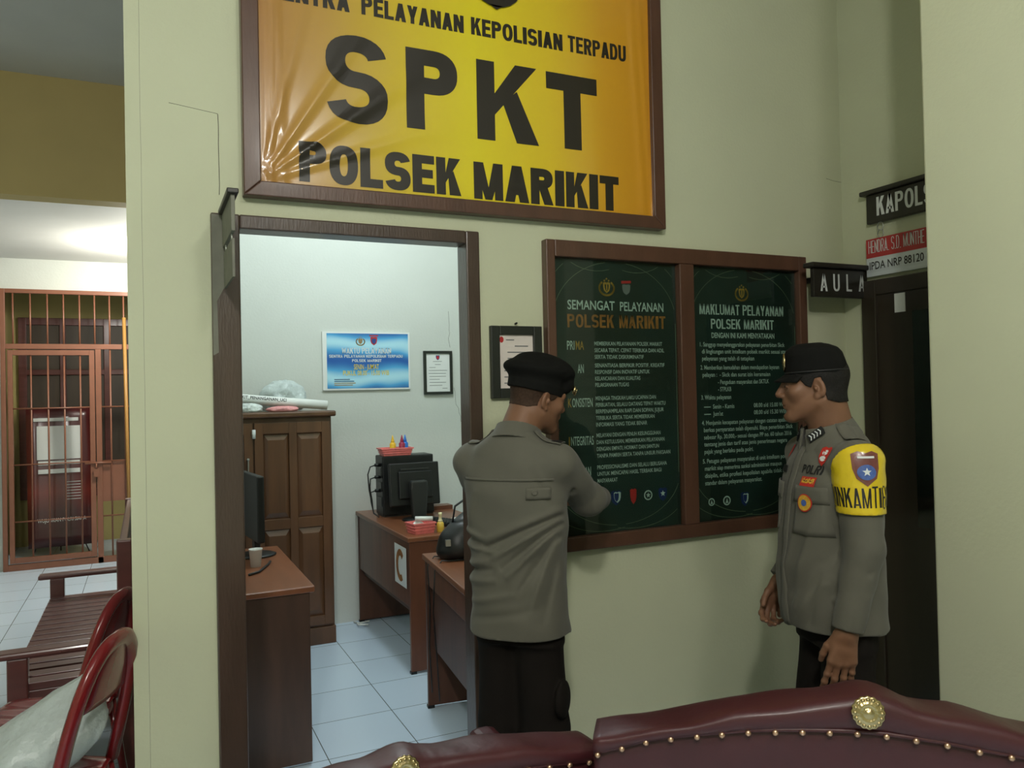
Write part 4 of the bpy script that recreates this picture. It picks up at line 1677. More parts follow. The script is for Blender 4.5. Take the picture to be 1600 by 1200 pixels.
mb.build('stand_foot', 'black_plastic', mo)


def basket(name, loc, w, l, h, label, rz=0):
    k = thing(name, loc, label, 'basket', rz)
    mb = MB()
    def ring(s, z, i=0.0):
        return [(sx * (w / 2 * s - i), sy * (l / 2 * s - i), z) for sx, sy in ((-1, -1), (1, -1), (1, 1), (-1, 1))]
    mb.loft([ring(.86, 0), ring(1.0, h), ring(1.06, h), ring(1.06, h - .006), ring(1.0, h - .008)], sm=False, cap=False)
    mb.add(ring(.86, 0.001), [(0, 1, 2, 3)])
    mb.build('tray', 'pink_basket', k, solid=0.003)
    for n_ in range(2):
        mb = MB()
        z = h * (.35 + .3 * n_)
        s = .86 + .14 * z / h
        mb.tube([Vector(p) for p in ring(s, z, -.003)] + [Vector(ring(s, z, -.003)[0])], .0028, 6)
        mb.build('rib', 'pink_basket', k)
    return k


basket('plastic_basket', (1.525, 5.17, 1.178), .21, .12, .05, 'pink plastic basket on top of the computer tower')


def ink_bottle(loc, m, label):
    k = thing('ink_bottle', loc, label, 'bottle', group='printer ink bottles in the pink basket')
    mb = MB()
    mb.lathe([(.001, 0), (.019, 0), (.021, .005), (.021, .074), (.012, .084)], 14)
    mb.build('body', m, k)
    mb = MB()
    mb.lathe([(.012, .082), (.012, .092), (.006, .114), (.003, .130), (.001, .131)], 14)
    mb.build('nozzle', m, k)


ink_bottle((1.508, 5.165, 1.181), 'ink_yellow', 'yellow ink bottle in the pink basket')
ink_bottle((1.572, 5.165, 1.181), 'ink_magenta', 'dark magenta ink bottle in the pink basket')
ink_bottle((1.602, 5.19, 1.181), 'ink_cyan', 'blue ink bottle in the pink basket')

basket('plastic_basket', (1.455, 4.44, 0.772), .135, .12, .062, 'small pink basket full of crumpled paper on the desk edge', rz=rad(8))
crumple('crumpled_paper', (1.44, 4.44, 0.778), (.042, .033, .040), 'paper', 'crumpled white paper in the small pink desk basket', 'paper', seed=5, amp=.3)
mb = MB()
mb.tube([(1.42, 4.43, .857), (1.52, 4.415, .851)], .014, 12)
tag(mb.build('paper_roll', 'paper'), 'short white paper roll lying on the small pink desk basket', 'paper roll')
gl = thing('glue_bottle', (1.565, 4.405, 0.772), 'small amber glue bottle with a pale cap on the desk', 'bottle')
mb = MB()
mb.lathe([(.001, 0), (.02, 0), (.022, .004), (.021, .05), (.013, .06)], 16)
mb.build('body', 'glue', gl)
mb = MB()
mb.lathe([(.014, .058), (.0135, .068), (.009, .072), (.009, .095), (.011, .096), (.011, .112), (.001, .114)], 16)
mb.build('cap', 'glue_cap', gl)
kb = MB()
kb.box(-.07, .07, -.2, .2, 0, .018)
for i in range(5):
    for j in range(14):
        kb.box(-.058 + i * .025, -.04 + i * .025, -.19 + j * .0275, -.169 + j * .0275, .018, .024)
ko = kb.build('keyboard', 'black_plastic')
ko.location = (1.70, 4.62, .772)
ko.rotation_euler = (0, 0, rad(20))
tag(ko, 'black keyboard beside the glue bottle on the C desk', 'keyboard')
for i, (x, y, r) in enumerate(((1.88, 4.75, 5), (1.80, 4.42, -8))):
    mb = MB()
    mb.box(-.075, .075, -.105, .105, 0, .004)
    o = mb.build('paper_sheet', 'paper')
    o.location = (x, y, .772)
    o.rotation_euler = (0, 0, rad(r))
    tag(o, ('stack of white paper at the far side of the C desk', 'loose white paper at the near side of the C desk')[i], 'paper sheet')
nbk = MB()
nbk.box(-.10, .10, -.05, .05, 0, .028)
o = nbk.build('ledger_book', 'desk_wood')
o.location = (1.86, 5.30, .772)
tag(o, 'brown ledger lying on the desk to the side of the tower', 'book')
# black bag on the near desk
bg = thing('black_bag', (1.44, 3.66, 0.774), 'black shoulder bag with looped strap on the near desk', 'bag', rz=rad(-6))
s = SDF((-.16, -.14, -.01), (.16, .14, .25), .006)
s.put(ell((0, 0, .07), (.115, .085, .085)), .02).put(ell((-.03, 0, .03), (.10, .085, .05)), .03).put(ell((.03, .02, .13), (.07, .05, .06)), .03)
s.cut(lambda X, Y, Z: 0.0 - Z + 0 * X)
s.warp(lambda X, Y, Z: .004 * np.sin(40 * X + 20 * Z) * np.sin(35 * Z + 15 * Y))
sdf_obj('bag_body', [s.mesh()], 'black_plastic', bg)
mb = MB()
mb.tube([(-.06, 0, .14), (-.05, -.01, .21), (0, -.02, .245), (.06, -.02, .24), (.10, 0, .17), (.10, .01, .11)], .009, 8, flat=(.35, 1))
mb.build('strap', 'black_plastic', bg)
mb = MB()
mb.box(-.105, -.085, -.075, -.06, .06, .085)
mb.build('buckle', 'steel', bg)
for i, (x, y) in enumerate(((1.295, 3.70), (1.29, 3.58))):
    mb = MB()
    mb.tube([(x + .16, y - .01, .776), (x + .02, y, .777), (x - .016, y, .782), (x - .055, y - .01, .74), (x - .05 - .02 * i, y - .02, .55), (x - .06, y - .03, .35), (x - .05, y - .02, .2), (x - .04, y, .12)], .0035, 6)
    tag(mb.build('power_cord', 'black_plastic'), ('black cord hanging over the near desk edge below the bag', 'black cord hanging over the near desk edge, the cord closer to the doorway')[i], 'cord', 'cords over the desk edge')

bg.scale = (1.25, 1.15, 1.2)
# left desk: monitor edge-on, cup, cable
m2 = thing('monitor', (0.478, 4.28, 0.765), 'black monitor seen edge-on beside the door jamb', 'monitor', rz=rad(-84))
mb = MB()
mb.box(-.24, .24, -.012, .024, .10, .43)
mb.build('panel', 'black_plastic', m2, bevel=0.008)
mb = MB()
mb.box(-.03, .03, .02, .05, .01, .25)
mb.build('stand_column', 'black_plastic', m2, bevel=0.006)
mb = MB()
mb.lathe([(0.001, 0), (.10, 0), (.105, .006), (.09, .012), (.001, .014)], 24, mtx=Matrix.Translation((0, .03, 0)))
mb.build('stand_foot', 'black_plastic', m2)
cu = MB()
cu.lathe([(.001, 0), (.024, 0), (.031, .085), (.033, .086), (.030, .08), (.001, .004)], 18)
o = cu.build('paper_cup', 'paper')
o.location = (0.475, 4.0, .765)
tag(o, 'white paper cup on the left desk beside the door jamb', 'cup')
mb = MB()
mb.tube([(.42, 3.80, .771), (.47, 3.84, .772), (.53, 3.99, .771), (.55, 4.06, .771)], .006, 8)
tag(mb.build('data_cable', 'black_plastic'), 'black cable lying on the top of the left desk', 'cable')
mb = MB()
mb.tube([(1.30, 5.49, .008), (1.34, 5.40, .008), (1.36, 5.34, .02), (1.30, 5.36, .02), (1.31, 5.44, .008), (1.40, 5.46, .008)], .006, 8)
tag(mb.build('white_cable', 'paper'), 'coiled white cable on the floor at the foot of the C desk', 'cable')


# ================================================================== SOFAS (seen from behind their backs)
def sofa(name, loc, rz, prof, stud_line, studs, label, half, ros, seat_h=0.43):
    """local x along the back, +y towards the seat; prof / stud_line: (s, z) tables"""
    d = thing(name, loc, label, 'sofa', rz, 'maroon sofas with gold rosettes')
    ps, pz = np.array(prof).T
    qs, qz = np.array(stud_line).T
    N = 72
    top, pan = MB(), MB()
    rt_, rp_ = [], []
    for i in range(N + 1):
        s = -half + 2 * half * i / N
        zt = float(np.interp(s, ps, pz)) - .021
        zs = float(np.interp(s, qs, qz))
        h = (zt - zs + .012) / 2
        zc = zs - .006 + h
        ring = []
        for j in range(20):
            a = 2 * math.pi * j / 20
            ca, sa = math.cos(a), math.sin(a)
            e_ = .62
            y = .052 + .062 * math.copysign(abs(ca) ** e_, ca) - .012 * (0.5 + .5 * sa)
            z = zc + h * math.copysign(abs(sa) ** e_, sa)
            z += .0025 * math.sin(s * 37 + 2 * ca) * max(0, sa)
            ring.append((s, y, z))
        rt_.append(ring)
        ring = []
        for (y, z) in ((.005, .16), (.005, zs - .03), (.002, zs + .0), (.02, zs + .02), (.09, zs + .02), (.10, zs - .02), (.10, .16)):
            ring.append((s, y + .0, z))
        rp_.append(ring)
    top.loft(rt_)
    pan.loft(rp_)
    top.build('top_rail', 'leather', d)
    pan.build('back_panel', 'leather', d, bevel=0.0)
    welt = MB()
    welt.tube([(s, -.006, float(np.interp(s, qs, qz)) + .004) for s in np.linspace(-half + .01, half - .01, 60)], .005, 8)
    welt.build('welt', 'leather', d)
    proto = None
    for s in studs:
        z = float(np.interp(s, qs, qz))
        if proto is None:
            mb = MB()
            mb.lathe([(.0065, 0), (.0062, .0025), (.004, .005), (.0005, .006)], 12, mtx=Matrix.Rotation(rad(90), 4, 'X'))
            proto = mb.build('stud', 'brass', d)
            o = proto
        else:
            o = proto.copy()
            C.objects.link(o)
        o.location = (s, -.010, z)
    mb = MB()
    r = .031
    mb.lathe([(r, 0), (r * 1.02, .004), (r * .92, .007), (r * .80, .006), (r * .62, .010), (r * .45, .011), (r * .36, .008), (r * .26, .012), (r * .10, .014), (.0004, .0145)], 64, flute=(16, .035), mtx=Matrix.Rotation(rad(90), 4, 'X'))
    for k in range(16):
        a = 2 * math.pi * k / 16
        mb.lathe([(.0045, 0), (.004, .004), (.0005, .006)], 8, mtx=Matrix.Translation((r * .80 * math.cos(a), -.003, r * .80 * math.sin(a))) @ Matrix.Rotation(rad(90), 4, 'X'))
    o = mb.build('rosette', 'gold', d)
    o.location = (ros[0], ros[2], ros[1])
    o.rotation_euler = (rad(-ros[3]), 0, 0)
    mb = MB()
    mb.box(-half + .02, half - .02, .10, .60, .12, .34)
    mb.build('seat_base', 'leather', d, bevel=0.02)
    mb = MB()
    mb.box(-half + .09, half - .09, .105, .61, .34, seat_h)
    mb.build('seat_cushion', 'leather', d, bevel=0.035, seg=3)
    for sx in (-1, 1):
        mb = MB()
        xs = sorted((sx * half, sx * (half - .09)))
        mb.box(xs[0], xs[1], .10, .60, .14, .60)
        mb.build('arm', 'leather', d, bevel=0.03, seg=3)
        for y in (.04, .55):
            mb = MB()
            mb.lathe([(.02, 0), (.03, .05), (.024, .09), (.035, .15)], 12, mtx=Matrix.Translation((sx * (half - .07), y, 0)))
            mb.build('leg', 'bench_wood', d)
    return d


pA = [(-.60, .855), (-.552, .861), (-.453, .878), (-.348, .901), (-.264, .926), (-.19, .940), (-.132, .949), (-.085, .957), (-.05, .967), (-.013, .975), (.02, .972), (.045, .963), (.085, .946), (.13, .940), (.168, .937), (.277, .911), (.35, .895), (.45, .872), (.55, .855)]
sA = [(-.60, .79), (-.543, .807), (-.492, .823), (-.442, .839), (-.391, .849), (-.338, .857), (-.288, .864), (-.236, .871), (-.183, .875), (-.131, .878), (-.079, .880), (-.027, .881), (.027, .879), (.081, .874), (.137, .868), (.194, .859), (.25, .852), (.35, .838), (.45, .82), (.55, .80)]
stA = [-.543, -.492, -.442, -.391, -.338, -.288, -.236, -.183, -.131, -.079, -.027, .027, .081, .137, .194, .25, .302, .353, .404, .455, .505]
sofa('sofa', (1.30, 1.139, 0), math.atan2(-.584, .811), pA, sA, stA, 'maroon leather sofa with a high crested studded back, overlapping the end of the lower sofa', .552, (-.010, .931, -.026, 8))
pB = [(-.5, .775), (-.42, .783), (-.37, .788), (-.245, .814), (-.15, .828), (-.09, .832), (-.06, .840), (-.03, .847), (-.005, .846), (.02, .835), (.06, .829), (.147, .827), (.245, .814), (.372, .789), (.44, .782)]
sB = [(-.45, .722), (-.404, .733), (-.322, .742), (-.2, .756), (0, .764), (.2, .756), (.322, .742), (.404, .733), (.45, .722)]
stB = [-.404 + .0505 * i for i in range(17)]
sofa('sofa', (.496, 1.575, 0), 0.0, pB, sB, stB, 'lower maroon leather sofa in front of the doorway, its end behind the higher sofa', .43, (-.030, .812, -.018, 8))


# ================================================================== PEOPLE
def head_prims():
    """head in its own frame: face +y, centre between the ears; metres before scaling"""
    P = []
    add = lambda p, k, op='u': P.append((p, k, op))
    add(ell((0, -.014, .036), (.076, .100, .084)), .02)
    add(ell((0, .030, -.030), (.061, .070, .082)), .03)
    for sx in (-1, 1):
        add(cap((sx * .056, -.004, -.052), (sx * .020, .072, -.098), .020, .018), .03)
        add(ell((sx * .046, .062, -.016), (.022, .022, .022)), .025)
    add(ell((0, .084, -.098), (.022, .019, .017)), .025)
    add(cap((-.036, .082, .026), (.036, .082, .026), .013), .016)
    for sx in (-1, 1):
        add(ell((sx * .032, .104, .006), (.018, .015, .012)), .014, 's')
        add(ell((sx * .031, .083, .006), (.015, .011, .0095)), .006)
        add(cap((sx * .045, .086, .0065), (sx * .018, .0935, .0055), .0016), .003, 's')
    add(cap((0, .092, .020), (0, .116, -.020), .0085, .0115), .012)
    add(ell((0, .113, -.024), (.012, .010, .009)), .006)
    for sx in (-1, 1):
        add(ell((sx * .0125, .104, -.027), (.009, .011, .0075)), .006)
        add(ell((sx * .007, .110, -.0345), (.0042, .006, .004)), .003, 's')
    add(ell((0, .089, -.050), (.030, .016, .020)), .014)
    add(ell((0, .0965, -.0535), (.021, .0085, .0062)), .008)
    add(ell((0, .0945, -.0675), (.018, .0085, .0072)), .008)
    add(cap((-.022, .1005, -.0602), (.022, .1005, -.0602), .0012), .004, 's')
    add(ell((0, .103, -.082), (.020, .006, .005)), .012, 's')
    return P


def ear_prims():
    P = []
    for sx in (-1, 1):
        R = np.array(Matrix.Rotation(sx * rad(24), 3, 'Z') @ Matrix.Rotation(rad(-14), 3, 'X'))
        P.append((ell((sx * .079, -.014, -.006), (.009, .019, .033), R), .008, 'u'))
        P.append((ell((sx * .088, -.008, -.002), (.007, .0105, .019), R), .006, 's'))
        P.append((ell((sx * .083, -.002, -.008), (.006, .006, .008), R), .005, 'u'))
        P.append((ell((sx * .077, -.004, -.034), (.007, .010, .011), R), .006, 'u'))
    return P


def hand_prims(wrist, d, n, thumb, curl=0.35, spread=1.0, sc=1.0, point=False):
    """five-fingered hand: d = finger direction, n = back of the hand, thumb = thumb side"""
    d, n, t = [np.array(v, float) for v in (d, n, thumb)]
    d /= np.linalg.norm(d)
    n -= d * (n @ d)
    n /= np.linalg.norm(n)
    t2 = np.cross(n, d)
    if t2 @ t < 0:
        t2 = -t2
    w = np.array(wrist, float)

    def at(x, y, z):                       # x thumbwards, y back-of-hand, z along fingers
        return w + (t2 * x + n * y + d * z) * sc
    P = []
    kn = [(.031, .083), (.011, .088), (-.010, .084), (-.029, .075)]
    ln = [(.042, .026, .021), (.047, .030, .022), (.043, .028, .022), (.033, .021, .019)]
    ra = [.0093, .0095, .0090, .0080]
    for x, z in kn:
        P.append((cap(at(x * .55, 0, .0), at(x, .002, z), .0145 * sc, .0118 * sc), .014, 'u'))
    P.append((ell(at(.0, -.008, .045), np.array((.034, .034, .034)) * sc * .62), .015, 'u'))
    for i, ((x, z), ls, r) in enumerate(zip(kn, ln, ra)):
        c0 = curl * (0.75 + 0.18 * i)
        if point:
            c0 = 0.08 if i == 0 else 1.15
        ang = c0 * .6
        sp = (x * 3.2) * spread * (0.0 if point else 1.0)
        p = np.array((x, .001, z))
        for j, l in enumerate(ls):
            q = p + np.array((math.sin(sp) * l * math.cos(ang), -math.sin(ang) * l, math.cos(sp) * math.cos(ang) * l))
            P.append((cap(at(*p), at(*q), r * sc * (1 - .08 * j), r * sc * (.94 - .1 * j)), .004 if j else .008, 'u'))
            P.append((ell(at(*p) + n * .001, np.full(3, r * sc * 1.04)), .004, 'u'))
            p = q
            ang += c0 * (1.0, .8)[min(j, 1)]
    tp = [(.022, -.006, .014), (.043, -.014, .047), (.050, -.021, .074), (.051, -.029, .094)]
    for j in range(3):
        P.append((cap(at(*tp[j]), at(*tp[j + 1]), (.0145, .0108, .0098)[j] * sc, (.0110, .0100, .0078)[j] * sc), (.014, .005, .004)[j], 'u'))
    return P


def run(s, prims, R=None, t=None, sc=1.0):
    for p, k, op in prims:
        if R is not None:
            p = xf(p, R, t, sc)
            k = k * sc
        s.put(p, k, op)
    return s


def person(name, loc, yaw, label, J):
    """J: joints in the person's own frame (faces +y, right side +x)"""
    cols = {}
    hc, HR, HS = np.array(J['head']), rotm(*J['head_turn']), .92
    H = lambda p: hc + HS * (HR @ np.array(p, float))
    # ---- body: one mesh of skin
    s = SDF(hc - .165, hc + np.array((.165, .165, .15)), .0024)
    s.lo[2] = hc[2] - .24
    s = SDF((hc[0] - .165, hc[1] - .175, hc[2] - .26), (hc[0] + .165, hc[1] + .165, hc[2] + .15), .0024)
    run(s, head_prims(), HR, hc, HS)
    nb_ = np.array(J['neck'])
    s.put(cap(H((0, -.020, -.055)), nb_, .056, .062), .025)
    s.put(cap(H((0, -.045, -.03)), nb_ + np.array((0, -.02, 0)), .045, .055), .03)
    for sx in (-1, 1):
        s.put(cap(H((sx * .05, -.03, -.05)), nb_ + np.array((sx * .012, .045, -.03)), .015, .013), .018)
    bald = s.copy()
    run(s, ear_prims(), HR, hc, HS)
    pieces = [s.mesh()]
    for sd in ('l', 'r'):
        el, wr = np.array(J['el_' + sd]), np.array(J['wr_' + sd])
        d = np.array(J['hand_' + sd][0], float)
        d /= np.linalg.norm(d)
        tip = wr + d * .21
        lo = np.minimum(np.minimum(wr, tip), wr + (el - wr) * .5) - .075
        hi = np.maximum(np.maximum(wr, tip), wr + (el - wr) * .5) + .075
        h = SDF(lo, hi, .0022)
        run(h, hand_prims(wr + d * .012, *J['hand_' + sd]))
        h.put(cap(wr + (el - wr) * .42, wr + d * .012, .036, .026), .018)
        pieces.append(h.mesh())
    c = SDF((-.36, -.25, 0.0), (.36, .55, 1.46), .010)
    c.put(stack([(.84, 0, 0, .11, .085), (1.0, 0, 0, .11, .08), (1.3, 0, 0, .12, .085), (1.40, 0, -.01, .09, .06)]), .02)
    c.put(cap(nb_ + np.array((0, -.01, .05)), (0, -.01, 1.34), .05, .06), .03)
    for sd, sx in (('l', -1), ('r', 1)):
        c.put(cap(J['sh_' + sd], J['el_' + sd], .042, .036), .03)
        c.put(cap(J['el_' + sd], np.array(J['wr_' + sd]), .036, .026), .02)
        c.put(cap((sx * .062, 0, .86), J['kn_' + sd], .055, .045), .03)
        c.put(cap(J['kn_' + sd], J['an_' + sd], .048, .036), .02)
        c.put(cap(J['an_' + sd], np.array(J['an_' + sd]) + np.array((sx * .02, .13, -.05)), .036, .03), .02)
    pieces.append(c.mesh())
    body = sdf_obj(name, pieces, 'skin')
    body.location = loc
    body.rotation_euler = (0, 0, yaw)
    tag(body, label, 'person')
    # ---- hair
    hz = J.get('hairline', .012)
    # scalp shell above a hairline that drops to the nape
    X, Y, Z = bald.ax[0][:, None, None], bald.ax[1][None, :, None], bald.ax[2][None, None, :]
    x, y, z = X - hc[0], Y - hc[1], Z - hc[2]
    lx = (HR[0, 0] * x + HR[1, 0] * y + HR[2, 0] * z) / HS
    ly = (HR[0, 1] * x + HR[1, 1] * y + HR[2, 1] * z) / HS
    lz = (HR[0, 2] * x + HR[1, 2] * y + HR[2, 2] * z) / HS

    def hairline(nape):
        line = np.interp(ly, [-.12, -.07, -.035, -.02, .0, .012, .03, .06, .085, .12], [nape, nape, nape + .012, .030, .026, -.004, .004, .045, .060, .075])
        return line - lz

    def shell(thick, region):
        hr = bald.copy()
        hr.V = np.maximum(hr.V - thick, region * .7).astype(np.float32)
        hr.V = np.maximum(hr.V, -(bald.V + .004)).astype(np.float32)
        return hr
    sdf_obj('hair', [shell(.0045, hairline(J['nape'])).mesh()], J.get('hair_mat', 'hair'), body)
    if J.get('fade'):
        sdf_obj('clipped_hair', [shell(.0016, hairline(J['fade'])).mesh()], 'fade', body)
    # ---- eyes, brows
    for sx in (-1, 1):
        mb = MB()
        mb.lathe([(.0005, -.0085), (.006, -.006), (.0085, 0), (.006, .006), (.0005, .0085)], 12)
        e_ = mb.build('eye', 'eye', body)
        e_.location = Vector(H((sx * .031, .0855, .0062)))
        mb = MB()
        mb.lathe([(.0005, .0036), (.0025, .003), (.004, .001), (.004, 0)], 12)
        ir = mb.build('iris', 'iris', e_)
        fw = Vector(HR @ np.array((0, 1, -.05)))
        ir.rotation_euler = fw.to_track_quat('Z', 'Y').to_euler()
        ir.location = fw.normalized() * .0062
        mb = MB()
        mb.tube([H((sx * .014, .0955, .024)), H((sx * .030, .0965, .029)), H((sx * .048, .083, .025))], [.003, .0036, .0018], 8, flat=(1, .8))
        mb.build('eyebrow', 'hair', body)
    # ---- trousers and shoes
    t = SDF((-.34, -.26, .03), (.34, .36, .98), .006)
    t.put(stack([(.78, 0, 0, .134, .104), (.90, 0, 0, .130, .100), (.97, 0, 0, .13, .10)]), .02)
    for sd, sx in (('l', -1), ('r', 1)):
        k, a = np.array(J['kn_' + sd]), np.array(J['an_' + sd])
        t.put(cap((sx * .064, -.005, .82), k + np.array((0, 0, .02)), .078, .078), .03)
        t.put(cap(k + np.array((0, 0, .02)), a + np.array((0, 0, .02)), .078, .066), .02)
        q = (np.array((sx * .085, 0, .86)) * .30 + k * .70)
        if sx > 0:
            t.put(ell(q + np.array((sx * .074, -.03, .02)), (.018, .05, .06)), .008)
    t.cut(lambda X, Y, Z: .05 - Z + 0 * X)
    t.warp(lambda X, Y, Z: .0025 * np.sin(28 * Z + 9 * X) * np.sin(17 * X + 11 * Y))
    sdf_obj('trousers', [t.mesh()], 'trouser', body)
    for sd, sx in (('l', -1), ('r', 1)):
        a = np.array(J['an_' + sd])
        h = SDF(a + np.array((-.12, -.14, -.12)), a + np.array((.12, .26, .10)), .006)
        tip = a + np.array((sx * .025, .165, -.062))
        h.put(cap(a + np.array((0, -.03, -.055)), tip, .042, .036), .03).put(cap(a + np.array((0, -.01, .02)), a + np.array((0, .01, -.04)), .043, .045), .03)
        h.cut(lambda X, Y, Z: -Z + 0 * X + 0 * Y)
        sdf_obj('shoe', [h.mesh()], 'shoe', body)
    # ---- shirt
    sh = SDF((-.42, -.27, .74), (.42, .62, 1.54), .0045)
    sh.put(stack(J['torso'], 2.25), .02)
    sleeves = SDF((-.42, -.27, .74), (.42, .62, 1.54), .0045)
    for sd, sx in (('l', -1), ('r', 1)):
        a, e, w_ = [np.array(J[n_ + sd]) for n_ in ('sh_', 'el_', 'wr_')]
        one = SDF((-.42, -.27, .74), (.42, .62, 1.54), .0045)
        one.put(cap(a, e, .069, .052), .02)
        one.put(cap(e, w_, .051, .044), .025)
        if J.get('elbow_bulge_' + sd):
            one.put(ell(e, (.060, .060, .060)), .02)
        dw = (w_ - e) / np.linalg.norm(w_ - e)
        one.cut(lambda X, Y, Z: np.where((X - e[0]) * dw[0] + (Y - e[1]) * dw[1] + (Z - e[2]) * dw[2] > 0.02, (X - w_[0]) * dw[0] + (Y - w_[1]) * dw[1] + (Z - w_[2]) * dw[2], -1.0))
        cols['sleeve_' + sd] = one
        sleeves.V = np.minimum(sleeves.V, one.V)
    kk = .022
    hh = np.clip(.5 + .5 * (sh.V - sleeves.V) / kk, 0, 1)
    sh.V = (sh.V * (1 - hh) + sleeves.V * hh - kk * hh * (1 - hh)).astype(np.float32)
    sh.cut(lambda X, Y, Z: (J['torso'][0][0] + .0) + .02 * 0 - Z + 0 * X)
    for f in J.get('folds', []):
        sh.put(fold2(*f) if len(f) == 5 else fold(*f), .0, 'd')
    sh.warp(lambda X, Y, Z: .0016 * np.sin(31 * Z + 14 * X + 6 * np.sin(9 * Y)) * np.sin(15 * X - 12 * Y + 8 * Z) + .0012 * np.sin(52 * Z - 23 * Y + 17 * X))
    shirt = sdf_obj('shirt', [sh.mesh()], 'shirt', body)
    # ---- collar: standing band with turned-down points
    nt_ = np.array(J['collar'])
    CR = rotm(0, J.get('collar_tilt', -.2))
    col = SDF(nt_ - .16, nt_ + .16, .003)

    def ring(X, Y, Z):
        x, y, z = X - nt_[0], Y - nt_[1], Z - nt_[2]
        u = CR[0, 0] * x + CR[1, 0] * y + CR[2, 0] * z
        v = CR[0, 1] * x + CR[1, 1] * y + CR[2, 1] * z
        w = CR[0, 2] * x + CR[1, 2] * y + CR[2, 2] * z
        r = np.sqrt((u / .98) ** 2 + (v / 1.08) ** 2)
        ang = np.abs(np.arctan2(u, v))
        R0 = .071 + .34 * (.030 - w) * np.where(w < .030, 1, .2)
        low = -.022 - .018 * np.clip(1.3 - ang, 0, 1)
        d = np.abs(r - R0) - .0045
        d = np.maximum(d, np.maximum(w - .034, low - w))
        return np.maximum(d, (.16 + .9 * (.034 - w) - ang) * .06)
    col.put((ring, nt_ - .13, nt_ + .13), .002)
    sdf_obj('collar', [col.mesh()], 'shirt', shirt)
    return dict(body=body, shirt=shirt, sh=sh, H=H, HR=HR, HS=HS, hc=hc, cols=cols)


def stitched(P, name, quads_or_pts, where, m, off=.002, mi=None):
    """a cloth badge lying on the shirt; where(u, v) gives a start point and a direction inwards"""
    mb = MB()
    for k, q in enumerate(quads_or_pts):
        vs, fs = q
        out = []
        for u, v in vs:
            p, d = where(u, v)
            out.append(tuple(P['sh'].trace(p, d, off)))
        mb.add(out, fs, mi[k] if mi else 0, True)
    return mb.build(name, m, P['shirt'], solid=.003 if m == 'shirt' else 0.0)


def disc(pts, rings=3):
    """polygon filled with rings so that it can bend"""
    cx, cy = sum(p[0] for p in pts) / len(pts), sum(p[1] for p in pts) / len(pts)
    vs, fs, n = [(cx, cy)], [], len(pts)
    for r in range(1, rings + 1):
        vs += [(cx + (x - cx) * r / rings, cy + (y - cy) * r / rings) for x, y in pts]
    for j in range(n):
        fs.append((0, 1 + j, 1 + (j + 1) % n))
    for r in range(rings - 1):
        for j in range(n):
            a, b = 1 + r * n + j, 1 + r * n + (j + 1) % n
            fs.append((a, a + n, b + n, b))
    return vs, fs


def grid(u0, u1, v0, v1, n=6, m_=6):
    vs = [(u0 + (u1 - u0) * i / n, v0 + (v1 - v0) * j / m_) for i in range(n + 1) for j in range(m_ + 1)]
    fs = [(i * (m_ + 1) + j, (i + 1) * (m_ + 1) + j, (i + 1) * (m_ + 1) + j + 1, i * (m_ + 1) + j + 1) for i in range(n) for j in range(m_)]
    return vs, fs


def letters(txt, u0, u1, v0, h, tk=.26, gap=.16):
    out = []
    for q in bold_text(txt, u0, u1, v0, h, tk, gap):
        vs, fs = [], []
        for i in range(3):
            for j in range(4):
                a, b = i / 2, j / 3
                vs.append(((q[0][0] * (1 - a) + q[1][0] * a) * (1 - b) + (q[3][0] * (1 - a) + q[2][0] * a) * b, (q[0][1] * (1 - a) + q[1][1] * a) * (1 - b) + (q[3][1] * (1 - a) + q[2][1] * a) * b))
        for i in range(2):
            for j in range(3):
                k = i * 4 + j
                fs.append((k, k + 4, k + 5, k + 1))
        out.append((vs, fs))
    return out


